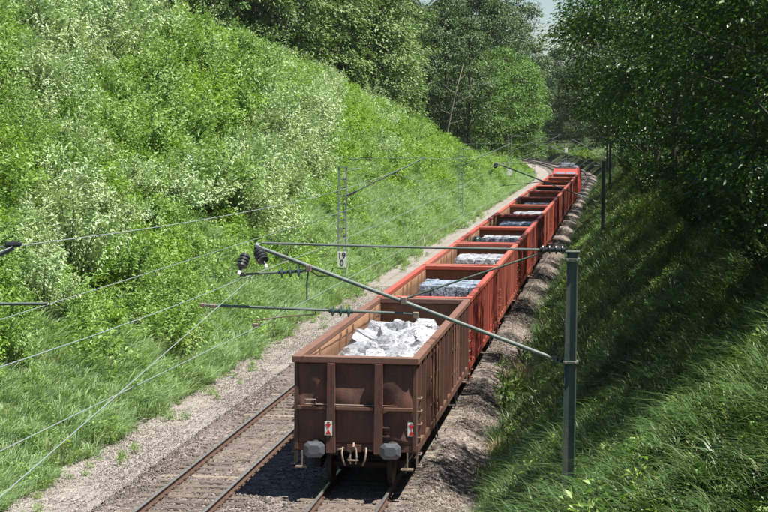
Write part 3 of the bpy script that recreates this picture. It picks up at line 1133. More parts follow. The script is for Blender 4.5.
def near_mast():
    top = P_(5.120, 6.201)
    bx, bz = P_(5.098, 2.260).x, float(tz(5.05, YM)) - .4
    root = empty('catenary_mast', (bx, YM, float(tz(bx, YM))))
    tag(root, 'thick green steel catenary mast standing on the shaded bank', 'catenary mast', 'overhead line masts')
    inv = Matrix.Translation(-root.location)

    def bld(mb, name, mat, parent=root, smooth=False):
        mb.v = [tuple(Vector(v) - (root.location if parent is not None else Vector())) for v in mb.v]
        return mb.build(name, mat, parent, smooth)
    zt = top.z
    pm = MB()
    w0, w1, dd = .118, .098, .10
    tx = top.x
    for s in (-1, 1):     # two flanges, tapering
        P = []
        for zz, cx, w in ((bz, bx, w0), (zt, tx, w1)):
            for a, b in ((s * w - s * .018, -dd), (s * w, -dd), (s * w, dd), (s * w - s * .018, dd)):
                P.append((cx + a, YM + b, zz))
        pm.add(P, [(0, 1, 2, 3), (4, 5, 6, 7), (0, 1, 5, 4), (1, 2, 6, 5), (2, 3, 7, 6), (3, 0, 4, 7)])
    P = []
    for zz, cx, w in ((bz, bx, w0), (zt - .002, tx, w1)):
        for a, b in ((-w + .02, -.07), (w - .02, -.07), (w - .02, -.05), (-w + .02, -.05)):
            P.append((cx + a, YM + b, zz))
    pm.add(P, [(0, 1, 2, 3), (4, 5, 6, 7), (0, 1, 5, 4), (1, 2, 6, 5), (2, 3, 7, 6), (3, 0, 4, 7)])
    bld(pm, 'pole', M['green_steel'])
    bld(MB().box(tx - .13, tx + .13, YM - .125, YM + .125, zt + .002, zt + .04, .008), 'cap_plate', M['green_steel'])
    at = P_(5.051, 4.228)
    for zz in (at.z, zt - .12):
        bld(MB().box(tx - .135, tx + .135, YM - .13, YM + .13, zz - .03, zz + .03, .008), 'clamp_collar', M['green_steel'])
    for zz in (at.z, zt - .12):
        for sx in (-.09, .09):
            bld(MB().lathe((tx + sx, YM - .13, zz), (tx + sx, YM - .16, zz), [(0, .02), (1, .018)], 6), 'bolt', M['iron'])
    tip = P_(-0.659, 6.235)
    tb = P_(4.708, 4.320)
    tube = MB().tube([tip, tb], .037, 12)
    tube.lathe(tip + (tip - tb).normalized() * .03, tip - (tip - tb).normalized() * .06, [(0, .03), (.2, .075), (1, .075)], 10)
    tb_o = bld(tube, 'cantilever_tube', M['tube_steel'])
    # link of the tube to the mast: eye, shackle and rod
    lk = MB().tube([tb, tb.lerp(at, .35)], .03, 8)
    for f in (.40, .62, .84):
        c = tb.lerp(at, f)
        lk.lathe(c + Vector((0, -.035, 0)), c + Vector((0, .035, 0)), [(0, .055), (1, .055)], 10)
    lk.tube([tb.lerp(at, .35), Vector((tx - .11, YM, at.z))], .018, 6)
    bld(lk, 'tube_joint', M['green_steel'])
    # top tie rod with its insulator near the mast
    ta, tm = P_(-0.547, 6.292), Vector((tx - .13, YM, P_(4.895, 6.252).z))
    bld(MB().tube([ta, ta.lerp(tm, .5) - Vector((0, 0, .015)), tm], .022, 8), 'tie_rod', M['tube_steel'])
    a, b = P_(4.536, 6.255), P_(5.003, 6.254)
    bld(MB().lathe(a, b, ins_prof(4, .045, .085), 14), 'insulator', M['insulator'])
    # strut between tube and tie
    s0, s1 = P_(2.080, 5.312), P_(4.645, 6.221)
    bld(MB().tube([s0, s1], .018, 8), 'diagonal_strut', M['green_steel'])
    cp = MB()
    for q, h in ((s0 + Vector((0, 0, -.03)), .07), (P_(2.302, 5.024), .06), (P_(0.327, 5.848), .06)):
        cp.box(q.x - .055, q.x + .055, YM - .07, YM + .07, q.z - h, q.z + h, .012)
    bld(cp, 'tube_clamp', M['iron'])
    # upper drop rod and registration with three discs
    d0, d1 = P_(0.327, 5.884), P_(0.294, 5.259)
    bld(MB().tube([d0, d0.lerp(d1, .5) + Vector((-.02, 0, 0)), d1], .016, 6), 'drop_rod', M['green_steel'])
    a, b = P_(-0.899, 5.706), P_(0.290, 5.801)
    bld(MB().tube([a, b], .02, 8), 'registration_rod', M['tube_steel'])
    a2, b2 = P_(-0.247, 5.753), P_(0.216, 5.791)
    bld(MB().lathe(a2, b2, ins_prof(3, .032, .105), 16), 'insulator', M['insulator_green'])
    # lower tube with three discs and steady arm
    a, b = P_(-1.646, 5.129), P_(2.339, 5.043)
    bld(MB().tube([a, b], .026, 10), 'steady_tube', M['tube_steel'])
    a2, b2 = P_(0.702, 5.074), P_(1.145, 5.063)
    bld(MB().lathe(a2, b2, ins_prof(3, .04, .105), 16), 'insulator', M['insulator_green'])
    arm = [P_(-0.653, 4.780), P_(-0.634, 4.872), P_(-0.113, 4.948), P_(0.443, 4.996), P_(0.461, 5.088)]
    bld(MB().tube(arm, .016, 6), 'steady_arm', M['iron'])
    # end fittings where the wires are clamped
    ec = MB()
    for q in ((-1.646, 5.129), (-0.899, 5.706), (-0.653, 4.780), (-1.459, 5.114)):
        p = P_(*q)
        ec.box(p.x - .05, p.x + .05, YM - .06, YM + .06, p.z - .035, p.z + .035, .01)
    bld(ec, 'wire_clamp', M['iron'])
    # two ribbed bell insulators hanging at the tube's tip
    for q0, q1, rad in (((-0.826, 6.103), (-0.909, 5.789), .105), ((-0.621, 6.180), (-0.434, 5.908), .115)):
        p0, p1 = P_(*q0), P_(*q1)
        p0 += Vector((0, -.05, 0)); p1 += Vector((0, -.25, 0))
        ib = MB().lathe(p0, p1, [(0, .02), (.08, .04), (.1, rad * .8), (.25, rad), (.3, rad * .86), (.42, rad * 1.02), (.47, rad * .86), (.58, rad), (.63, rad * .84), (.74, rad * .95), (.8, rad * .5), (.84, .03), (1, .025)], 18)
        io = bld(ib, 'bell_insulator', M['insulator'])
        pin = MB().tube([p1, p1 + (p1 - p0) * .18], .028, 8)
        pin.v = [tuple(Vector(v) - root.location) for v in pin.v]
        pin.build('insulator_pin', M['white'], io)
    # slack jumper loop
    jl = [P_(*q) for q in ((0.327, 5.811), (0.495, 5.704), (0.716, 5.708), (0.771, 5.855))]
    bld(MB().tube(jl, .010, 5), 'jumper_wire', M['black'])
    return tip


tip = near_mast()


def lattice_mast(u, y, h, label, arm=None, sign=None):
    x = u + float(off(y))
    z0 = float(tz(u, y)) - .1
    root = empty('lattice_mast', (x, y, z0))
    tag(root, label, 'catenary mast', 'overhead line masts')
    for s in (-1, 1):
        MB().prism([(s * .20 - .035, -.06), (s * .20 + .035, -.06), (s * .20 + .035, .06), (s * .20 - .035, .06)], 0, h, 'z').build('mast_leg', M['grey_steel'], root)
    n = int(h / .42)
    bm_ = MB().box(-.163, .163, -.02, .02, -.035, .035).mesh('batten', M['grey_steel'])
    for k in range(1, n):
        link('batten', bm_, root, (0, 0, k * .42))
    MB().box(-.27, .27, -.08, .08, h + .002, h + .05).build('cap_plate', M['grey_steel'], root)
    for sx in (1,):
        MB().tube([(.2, 0, h - .1), (.95, 0, h - .05)], .022, 6).build('feeder_bracket', M['grey_steel'], root)
    if arm is not None:
        ax, az = arm
        ax -= x; az -= z0
        MB().tube([(.22, 0, az - 2.0), (ax, 0, az)], .034, 8).build('cantilever_tube', M['tube_steel'], root)
        MB().tube([(.22, 0, az - .1), (ax + .1, 0, az + .03)], .016, 6).build('tie_rod', M['tube_steel'], root)
        MB().tube([(.22 + (ax - .22) * .6, 0, az - .82), (ax - .1, 0, az - 1.25)], .02, 6).build('steady_tube', M['tube_steel'], root)
        MB().lathe((.24, 0, az - 2.0), (.24 + (ax - .24) * .12, 0, az - 1.76), ins_prof(4, .05, .1), 10).build('insulator', M['insulator'], root)
    if sign:
        sz, wd, ht, txt = sign
        pl = MB().box(-wd / 2, wd / 2, -.10, -.075, sz - ht / 2, sz + ht / 2, .006).build('distance_sign', M['white'], root)
        for i, row in enumerate(txt):
            cu = bpy.data.curves.new('numerals', 'FONT')
            cu.body = row
            cu.size = ht * .56
            cu.align_x = 'CENTER'
            cu.align_y = 'CENTER'
            cu.extrude = .003
            cu.offset = .008
            tmp = bpy.data.objects.new('numerals_tmp', cu)
            col.objects.link(tmp)
            bpy.context.view_layer.update()
            me = bpy.data.meshes.new_from_object(tmp.evaluated_get(bpy.context.evaluated_depsgraph_get()))
            bpy.data.objects.remove(tmp)
            me.materials.clear()
            me.materials.append(M['black'])
            o = link('numerals', me, pl, (0, -.104, sz + (.24 - .47 * i) * ht))
            o.rotation_euler = (R(90), 0, 0)
            o.scale = (.9, 1, 1)
    return root


lattice_mast(-8.2, 55.1, 6.5, 'grey lattice mast with a white numbered plate on the left bank', (-4.0, 6.75), (1.75, .46, .80, ('19', '0')))
lattice_mast(-8.2, 130, 6.6, 'slender grey lattice mast half lost in bushes, second on the left bank', (-3.85, 6.8))
lattice_mast(-8.2, 208, 7.4, 'grey lattice mast with a blank looking white plate, below dark trees', (-3.9, 7.0), (2.6, .6, .9, ()))
lattice_mast(-8.2, 286, 7.2, 'farthest lattice mast on the left, where the track bends away', (-3.9, 6.9))


def right_mast(u, y, h, label, tipx, tipz):
    x = u + float(off(y))
    z0 = float(tz(u, y)) - .1
    root = empty('catenary_mast', (x, y, z0))
    tag(root, label, 'catenary mast', 'overhead line masts')
    pm = MB()
    for s in (-1, 1):
        pm.box(s * .10 - .013, s * .10 + .013, -.09, .09, 0, h)
    pm.box(-.086, .086, -.012, .012, 0, h - .003)
    pm.build('pole', M['green_steel'], root)
    MB().box(-.13, .13, -.11, .11, h + .002, h + .035).build('cap_plate', M['green_steel'], root)
    ax, az = tipx - x, tipz - z0
    MB().tube([(-.14, 0, az - 2.3), (ax, 0, az)], .04, 8).build('cantilever_tube', M['tube_steel'], root)
    MB().tube([(-.14, 0, az - .05), (ax + .05, 0, az + .05)], .018, 6).build('tie_rod', M['tube_steel'], root)
    MB().lathe((ax - .02, -.02, az + .05), (ax - .12, -.12, az - .28), [(0, .03), (.1, .1), (.4, .13), (.8, .12), (1, .03)], 12).build('bell_insulator', M['insulator'], root)
    MB().tube([(-.14 + (ax + .14) * .55, 0, az - 1.05), (ax + .2, 0, az - 1.35)], .022, 6).build('steady_tube', M['tube_steel'], root)
    return root


right_mast(5.0, 72.5, 5.2, 'dark green mast on the right bank whose arm reaches over the train', -1.36, 6.15)
right_mast(5.0, 150, 5.6, 'thin dark mast under the trees behind the loaded wagons', -.9, 6.3)
right_mast(4.2, 226, 6.6, 'far dark mast on the right beside the locomotive', -.6, 6.5)


def wire(name, label, cat, pts, r, group='overhead wires', sag=0.0, drop=None):
    path = []
    for a, b in zip(pts, pts[1:]):
        a, b = Vector(a), Vector(b)
        n = 10 if sag else 2
        for k in range(n):
            f = k / n
            p = a.lerp(b, f)
            p.z -= sag * 4 * f * (1 - f)
            path.append(p)
    path.append(Vector(pts[-1]))
    o = MB().tube(path, r * .85, 5).build(name, M['wire'])
    tag(o, label, cat, group)
    if drop:
        for a, b in zip(pts, pts[1:]):
            a, b = Vector(a), Vector(b)
            n = max(2, int((b - a).length / 12))
            for k in range(1, n):
                f = k / n
                p = a.lerp(b, f); p.z -= sag * 4 * f * (1 - f)
                q = Vector((drop(p.y), p.y, 4.9 if p.y < 20 else 5.05))
                if p.z - q.z > .15:
                    MB().tube([p, Vector((p.x + (q.x - p.x) * .35, p.y, q.z))], r * .4, 4).build('dropper', M['wire'], o)
    return o


cw = P_(-0.615, 4.780)
# train track: contact wire, messenger wire, crossing feeder
wire('contact_wire', 'lowest pale wire, hanging along over the goods train', 'wire',
     [(-1.05, -43, 5.0), (cw.x, YM, cw.z - .03), (.30, 72.5, 4.95), (-.35, 150, 5.1), (.2, 226, 5.1)], .0085)
ms0 = P_(-0.899, 5.679)
wire('messenger_wire', 'sagging upper wire with thin droppers above the train\'s contact wire', 'wire',
     [(-1.25, -42, 6.35), (ms0.x - .02, YM, ms0.z - .05), (-1.36, 72.5, 6.05), (-.9, 150, 6.2), (-.6, 226, 6.4)], .009, sag=.25, drop=lambda y: float(np.interp(y, [-43, YM, 72.5, 150], [-1.05, cw.x, .3, -.35])))
fa, fb = Vector((-0.582, -24.000, 4.480)), P_(-0.768, 5.626)
d_ = (fa - fb)
wire('feeder_wire', 'pale wire crossing the two others at the lower left', 'wire', [fb + d_ * 1.35, fb, fb - d_ * .02], .0085)
# free track's own wires on the left
lattice_mast(-8.2, -14.4, 6.4, 'lattice mast of the left track whose rod ends show at the picture\'s left edge', None)
lm = bpy.data.objects['lattice_mast.004'] if 'lattice_mast.004' in bpy.data.objects else None
if lm is not None:
    zb = lm.location.z
    q = lambda x, z: (x + 8.2, 0, z - zb)
    MB().tube([q(-8.0, 4.3), q(-3.5, 6.5)], .045, 10).build('cantilever_tube', M['tube_steel'], lm)
    MB().tube([q(-8.0, 6.2), q(-3.6, 6.52)], .018, 6).build('tie_rod', M['tube_steel'], lm)
    MB().tube([q(-5.4, 5.57), q(-2.95, 5.63)], .026, 8).build('steady_tube', M['tube_steel'], lm)
    MB().lathe(q(-3.62, 6.55), q(-3.36, 6.56), [(0, .025), (.1, .05), (.9, .05), (1, .025)], 10).build('insulator', M['insulator'], lm)
wire('contact_wire', 'pale wire over the empty left track, just above the grass edge', 'wire',
     [(-3.55, -40, 5.4), (-3.6, -14.4, 5.4), (-3.9, 55, 5.35), (-3.55, 130, 5.3), (-3.9, 208, 5.3), (-4.3, 286, 5.3)], .009)
wire('messenger_wire', 'highest pale wire, sagging over the left track in front of the bushes', 'wire',
     [(-3.5, -40, 6.6), (-3.5, -14.4, 6.52), (-4.0, 55, 6.75), (-3.85, 130, 6.8), (-3.9, 208, 7.0), (-4.2, 286, 6.9)], .011, sag=.5)


# ------------------------------------------------------------------ vegetation: builders
def leaves_mesh(name, base, axis, nrm, length, width, mat, fold=.18):
    """folded diamond leaves: one island of two triangles each"""
    base, axis, nrm = (np.asarray(q, float) for q in (base, axis, nrm))
    n = len(base)
    axis = axis / np.maximum(np.linalg.norm(axis, axis=1, keepdims=True), 1e-6)
    side = np.cross(axis, nrm)
    side /= np.maximum(np.linalg.norm(side, axis=1, keepdims=True), 1e-6)
    up = np.cross(side, axis)
    l = np.broadcast_to(length, (n,))[:, None]
    w = np.broadcast_to(width, (n,))[:, None]
    mid = base + axis * l * .42 + up * w * fold
    V = np.stack([base, mid + side * w * .5, base + axis * l - up * l * .10, mid - side * w * .5], 1).reshape(-1, 3)
    i = np.arange(n)[:, None] * 4
    F = np.concatenate([i + [0, 1, 2], i + [0, 2, 3]], 1).reshape(-1, 3)
    return np_mesh(name, V, F, [mat])


def unit(v):
    return v / np.maximum(np.linalg.norm(v, axis=-1, keepdims=True), 1e-6)


def shrub_meshes(seed, mat, height=2.4, spread=1.5, shoots=46, per=44, leaf=.17, wid=.42, droop=.3):
    r = np.random.default_rng(seed)
    B, A, N = [], [], []
    st = MB()
    for k in range(shoots):
        az = r.uniform(0, 6.28)
        rad = spread * math.sqrt(r.uniform(0, 1))
        hh = height * (1 - .55 * (rad / spread) ** 2) * r.uniform(.62, 1.08)
        p0 = np.array([.25 * rad * math.cos(az), .25 * rad * math.sin(az), -.1])
        p2 = np.array([rad * math.cos(az), rad * math.sin(az), hh])
        p1 = (p0 + p2) / 2 + np.array([-.22 * rad * math.cos(az), -.22 * rad * math.sin(az), .18 * hh]) + r.normal(0, .08, 3)
        t = np.sort(r.uniform(.22, 1.0, per)) ** .85
        P = (1 - t)[:, None] ** 2 * p0 + 2 * (t * (1 - t))[:, None] * p1 + (t ** 2)[:, None] * p2
        T = unit(2 * (1 - t)[:, None] * (p1 - p0) + 2 * t[:, None] * (p2 - p1))
        s0 = np.cross(T, unit(np.array([0, 0, 1.0]) + r.normal(0, .45, 3)))
        side = unit(unit(s0) * np.where(np.arange(per) % 2, 1, -1)[:, None] + r.normal(0, .32, (per, 3)))
        ax = unit(side * 1.0 + T * .55 + np.array([0, 0, -droop]) * r.uniform(.2, 1.6, (per, 1)))
        B.append(P + side * r.uniform(.0, .16, (per, 1)))
        A.append(ax)
        N.append(unit(np.array([0, 0, 1.0]) + r.normal(0, .35, 3) + r.normal(0, .25, (per, 3)) + .2 * side))
        if k % 3 == 0:
            st.tube([tuple(p0), tuple((p0 + 2 * p1 + p2) / 4), tuple(p2 * .96 + p0 * .04)], [.022, .015, .006], 4, False)
    B, A, N = np.concatenate(B), np.concatenate(A), np.concatenate(N)
    n = len(B)
    L = leaf * r.uniform(.65, 1.3, n)
    return leaves_mesh('foliage', B, A, N, L, L * wid * r.uniform(.8, 1.2, n), mat), st.mesh('stem', M['stem'])


def tree_meshes(seed, leafm, barkm, h=15, cr=5, cb=4, nclump=80, per=220, leaf=.14, wid=.62, rc=1.25, shape='round', lean=(0, 0), trunk_r=.22, skirt=1.0, limbs=2):
    r = np.random.default_rng(seed)
    tr = MB()
    lean = np.array([lean[0], lean[1], 0.])
    def axis(z):
        f = z / h
        return np.array([math.sin(f * 3 + seed) * .25, math.cos(f * 2.3 + seed) * .25, z]) + lean * f * f
    zs = np.linspace(-.6, h * .93, 9)
    tr.tube([tuple(axis(z)) for z in zs], [trunk_r * (1.25 if i == 0 else 1) * (1 - .9 * max(0, z) / h) + .015 for i, z in enumerate(zs)], 8)
    C, S = [], []
    while len(C) < nclump:
        f = r.uniform(0, 1)
        z = cb + (h - cb) * f
        if shape == 'round':
            rr = cr * math.sqrt(max(0.03, 1 - (2 * f - .9) ** 2 * (.85 if f > .45 else .85 / skirt)))
        elif shape == 'cone':
            rr = cr * (1 - f) ** .8 + .3
        elif shape == 'tall':
            rr = cr * (math.sin(math.pi * min(1, f * .92 + .08)) ** .6)
        else:
            rr = cr * (.55 + .45 * math.sin(f * math.pi)) * (.7 + .5 * r.uniform())
        a = r.uniform(0, 6.28)
        q = rr * math.sqrt(r.uniform(.18, 1))
        c = axis(z) + np.array([q * math.cos(a), q * math.sin(a), 0])
        C.append(c); S.append(rc * r.uniform(.6, 1.25))
        if len(C) % limbs == 0:
            zb = max(cb * .55, z - q * .55 - .6)
            p0 = axis(zb)
            m = (p0 + c) / 2 + np.array([0, 0, .12 * q]) + r.normal(0, .15, 3)
            tr.tube([tuple(p0), tuple(m), tuple(c)], [max(.02, trunk_r * .34 * (1 - .6 * f)), .03 + trunk_r * .06, .012], 5, False)
            for _ in range(2):
                e = c + r.normal(0, .5, 3) * np.array([1, 1, .4]) * S[-1]
                tr.tube([tuple(m * .35 + c * .65), tuple(e)], [.02, .007], 4, False)
    B, A, N, Ls = [], [], [], []
    for c, s in zip(C, S):
        k = int(per * s / rc)
        g = r.normal(size=(k, 3))
        g = unit(g) * (r.uniform(0, 1, (k, 1)) ** .45)
        outw = unit(c - axis(c[2]) + np.array([0, 0, .001]))
        p = c + g * np.array([s, s, s * .45]) - np.array([0, 0, 1]) * ((g[:, :2] ** 2).sum(1, keepdims=True) * s * .28)
        B.append(p)
        A.append(unit(g * np.array([1, 1, .3]) + outw * .5 + np.array([0, 0, -.35]) + r.normal(0, .35, (k, 3))))
        N.append(unit(np.array([0, 0, 1.0]) + outw * .3 + r.normal(0, .4, (k, 3))))
    B, A, N = np.concatenate(B), np.concatenate(A), np.concatenate(N)
    L = leaf * r.uniform(.65, 1.3, len(B))
    return leaves_mesh('crown', B, A, N, L, L * wid * r.uniform(.85, 1.15, len(B)), leafm), tr.mesh('trunk', barkm, True)


def put_plant(name, meshes, names, loc, rz, sc, label, cat, group, tilt=(0, 0)):
    root = empty(name, loc, rz)
    root.rotation_euler = (tilt[0], tilt[1], rz)
    root.scale = (sc[0], sc[0], sc[1]) if isinstance(sc, tuple) else (sc, sc, sc)
    for me, nm in zip(meshes, names):
        link(nm, me, root)
    return tag(root, label, cat, group)


# ------------------------------------------------------------------ left bank: shrubs
SV = {'silver': [shrub_meshes(100 + k, M['silver'], 2.5, 1.55, 58, 58, .155, .36, .35) for k in range(4)],
      'fresh': [shrub_meshes(120 + k, M['shrub'], 2.3, 1.55, 58, 58, .125, .5, .3) for k in range(4)],
      'olive': [shrub_meshes(140 + k, M['olive'], 2.1, 1.5, 50, 44, .15, .5, .2) for k in range(3)]}
rs = random.Random(5)


def shrub_kind(u, y, px, py):
    n = math.sin(px * .021 + 1.0) + math.sin(py * .033 + px * .009) + rs.uniform(-.9, .9)
    if px > 330 and py < 200 and px - 330 > (200 - py) * -.2 and rs.random() < .75:
        return 'olive' if rs.random() < .6 else 'fresh'
    if n > .1 and 20 < px < 400:
        return 'silver'
    return 'fresh' if rs.random() < .8 else 'olive'


def grass_edge(y):
    """how far left of the track the bushes begin"""
    return float(np.interp(y, [0, 25, 60, 90, 125, 160, 200], [-10.0, -10.0, -11.3, -13.0, -12.4, -10.9, -10.2])) - .9 * math.sin(y * .21 + .4) - .4 * math.sin(y * .53)


spots = []
y = -4.0
while y < 262:
    stp = 2.25 if y < 70 else (2.55 if y < 140 else 3.0)
    u = grass_edge(y) - rs.uniform(0, 1.0)
    umax = -8.0 - (float(ridge(y)) + 3.0) / .85 - 2.5
    while u > umax:
        uu, yy = u + rs.uniform(-.7, .7), y + rs.uniform(-.9, .9)
        z = float(tz(uu, yy))
        x = uu + float(off(yy))
        v = in_view(x, yy, z + 1.2, 60)
        if v:
            spots.append((v[2], uu, yy, x, z, v[0], v[1], u == u))
        u -= stp * .92
    y += stp
spots.sort()
near_spots, far_spots = spots[:298], spots[298:]
adj = {'silver': 'silvery long-leaved shrub', 'fresh': 'bright green leafy shrub', 'olive': 'yellow-green leafy shrub'}


def where_on_bank(px, py, d, u, y):
    e = (u - grass_edge(y)) / -max(4.0, (float(ridge(y)) + .3) / .85 - 3.4)
    s = 'at the grass edge' if u - grass_edge(y) > -2.2 else ('low on the slope' if e < .4 else ('halfway up' if e < .68 else ('high up' if e < .92 else 'along the crest')))
    zones = ((60, 'at the left picture edge'), (130, 'just inside the left edge'), (200, 'left of the bell insulators'), (265, 'above the bell insulators'), (330, 'left of the numbered mast'),
             (385, 'right behind the numbered mast'), (450, 'left of the second lattice mast'), (800, 'beyond the second lattice mast'))
    return s + ', ' + next(w for q, w in zones if px < q)


for d, u, y, x, z, px, py, _ in near_spots:
    kd = shrub_kind(u, y, px, py)
    sc = (rs.uniform(1.35, 1.85) if rs.random() < .28 else rs.uniform(.7, 1.1)) * (.75 if u > grass_edge(y) - 1.6 else 1.0)
    if d < 85: sc = min(sc, 1.25)
    put_plant('shrub', rs.choice(SV[kd]), ('foliage', 'stems'), (x, y, z - .12), rs.uniform(0, 6.28), (sc, sc * rs.uniform(.85, 1.25)),
              '%s %s %s' % ('tall' if sc > 1.12 else ('small' if sc < .85 else 'middling'), adj[kd], where_on_bank(px, py, d, u, y)), 'shrub', 'shrubs covering the left bank', (rs.uniform(-.1, .1), rs.uniform(-.05, .2)))
P, Ro, Sc, Ix = [], [], [], []
for d, u, y, x, z, px, py, _ in far_spots:
    kd = shrub_kind(u, y, px, py)
    P.append((x, y, z - .1)); Ro.append((rs.uniform(-.1, .1), rs.uniform(-.05, .2), rs.uniform(0, 6.28))); Sc.append(rs.uniform(.95, 1.5))
    Ix.append({'silver': 0, 'fresh': 2, 'olive': 4}[kd] + rs.randrange(2))
if P:
    srcs = [SV['silver'][0][0], SV['silver'][1][0], SV['fresh'][0][0], SV['fresh'][1][0], SV['olive'][0][0], SV['olive'][1][0]]
    tag(scatter('far_shrubbery', P, Ro, Sc, Ix, srcs), 'bright green bushes merging into one mass along the far left bank')
# low undergrowth between the shrubs
UG = [shrub_meshes(160 + k, M['shrub' if k < 2 else 'olive'], .8, .9, 24, 30, .11, .5, .1)[0] for k in range(3)]
n = 5200
y = rng.uniform(-4, 262, n); u = -9.5 - rng.uniform(0, 1, n) * 24
z = tz(u, y)
keep = u < np.array([grass_edge(q) for q in y]) + .6
keep &= -8 - u < (ridge(y) + 5) / .85 + 3
P = np.stack([u + off(y), y, z - .05], -1)
m, w = view_mask(P + [0, 0, .4], 1.0)
keep &= m
P = P[keep]; k = len(P)
tag(scatter('undergrowth', P, np.stack([rng.uniform(-.2, .2, k), rng.uniform(-.2, .2, k), rng.uniform(0, 6.28, k)], -1), rng.uniform(.8, 1.7, k), rng.integers(0, 3, k), UG), 'low leafy undergrowth between the shrubs')


# ------------------------------------------------------------------ grass
def tuft_mesh(seed, mat, n=26, h=.6, spread=.28, w=.011, bend=.55, wind=(0.0, 0.0)):
    r = np.random.default_rng(seed)
    V, F = [], []
    for k in range(n):
        a = r.uniform(0, 6.28)
        rad = spread * math.sqrt(r.uniform(0, 1))
        b = np.array([rad * math.cos(a), rad * math.sin(a), -.03])
        a2 = a + r.uniform(-1.1, 1.1)
        d = np.array([math.cos(a2) + wind[0], math.sin(a2) + wind[1], 0]) * bend * r.uniform(.35, 1.35)
        hh = h * r.uniform(.55, 1.15)
        s = np.array([-math.sin(a2), math.cos(a2), 0]) * w * r.uniform(.7, 1.3)
        i = len(V)
        for t, ww in ((0, 1), (.38, .95), (.72, .65)):
            p = b + d * hh * t * t + np.array([0, 0, hh * t * (1 - .22 * t * bend)])
            V += [p - s * ww, p + s * ww]
        V.append(b + d * hh * 1.12 + np.array([0, 0, hh * (1 - .38 * bend)]))
        F += [(i, i + 1, i + 3), (i, i + 3, i + 2), (i + 2, i + 3, i + 5), (i + 2, i + 5, i + 4), (i + 4, i + 5, i + 6)]
    return np_mesh('grass_tuft', V, F, [mat])


def grass_field(name, label, uf, y0, y1, n, scale, srcs, weights, ypow=1.4, cond=None):
    y = y0 + (y1 - y0) * rng.uniform(0, 1, n) ** ypow
    u = uf(y, rng.uniform(0, 1, n))
    P = np.stack([u + off(y), y, tz(u, y) - .02], -1)
    m, w = view_mask(P + [0, 0, .2], 2.5)
    if cond is not None:
        m &= cond(u, y)
    P, w = P[m], w[m]
    k = len(P)
    sc = rng.uniform(*scale, k) * np.clip((w / 60) ** .35, .85, 1.7) * (1 + .3 * wav(P[:, 0] * 1.7, P[:, 1] * 1.3))
    ix = rng.choice(len(srcs), k, p=weights)
    rot = np.stack([rng.normal(0, .12, k), rng.normal(0, .12, k), rng.uniform(0, 6.28, k)], -1)
    tag(scatter(name, P, rot, sc, ix, srcs), label)


def uf_left(y, f):
    g = np.array([grass_edge(q) for q in y]) - 1.2
    return -7.95 + .22 * np.sin(y * 1.3) * np.sin(y * .41) + (g + 7.9) * f


LG = [tuft_mesh(200 + k, M['grass'], 30, .62, .3, .012, .75, (.35, -.2)) for k in range(4)] + [tuft_mesh(210, M['olive'], 22, .5, .3, .013, .5), tuft_mesh(211, M['dry'], 16, .6, .2, .007, .5)]
grass_field('bank_grass', 'soft tall light green grass along the foot of the left bank', uf_left, -8, 265, 17000, (.75, 1.25), LG, [.215, .215, .215, .215, .11, .03])
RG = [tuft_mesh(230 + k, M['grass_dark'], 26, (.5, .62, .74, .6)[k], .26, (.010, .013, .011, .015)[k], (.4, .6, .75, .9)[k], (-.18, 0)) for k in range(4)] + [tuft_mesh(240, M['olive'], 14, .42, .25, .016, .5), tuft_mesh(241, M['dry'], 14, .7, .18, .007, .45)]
grass_field('verge_grass', 'long dark green grass on the shaded right bank', lambda y, f: 2.72 + .2 * np.sin(y * .9) + f ** 1.15 * 11.5, -27, 240, 30000, (.7, 1.2), RG, [.2, .2, .19, .19, .12, .1], 1.7)
# broad grass clumps close to the camera at the bottom right
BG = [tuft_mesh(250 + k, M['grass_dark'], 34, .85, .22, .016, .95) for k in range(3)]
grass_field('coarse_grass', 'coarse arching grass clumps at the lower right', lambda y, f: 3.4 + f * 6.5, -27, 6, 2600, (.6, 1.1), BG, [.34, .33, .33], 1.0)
# creeping weeds on the ballast edge
WV = [shrub_meshes(260 + k, M['olive' if k == 1 else 'shrub'], .75, .38, 12, 18, .10, .5, .2) for k in range(3)]
grass_field('bank_weeds', 'small leafy weeds mixed into the grass of the right bank', lambda y, f: 3.2 + f ** 1.3 * 10, -25, 200, 5200, (.4, 1.0), [w_[0] for w_ in WV], [.34, .33, .33], 1.5)
grass_field('meadow_weeds', 'small leafy weeds mixed into the grass of the left bank', uf_left, -8, 230, 900, (.6, 1.3), [w_[0] for w_ in WV], [.34, .33, .33], 1.3)

grass_field('path_weeds', 'scattered small weeds along the edge of the gravel path', lambda y, f: -8.05 + f ** 2.2 * 1.5, -8, 150, 260, (.25, .6), [w_[0] for w_ in WV], [.34, .33, .33], 1.2)
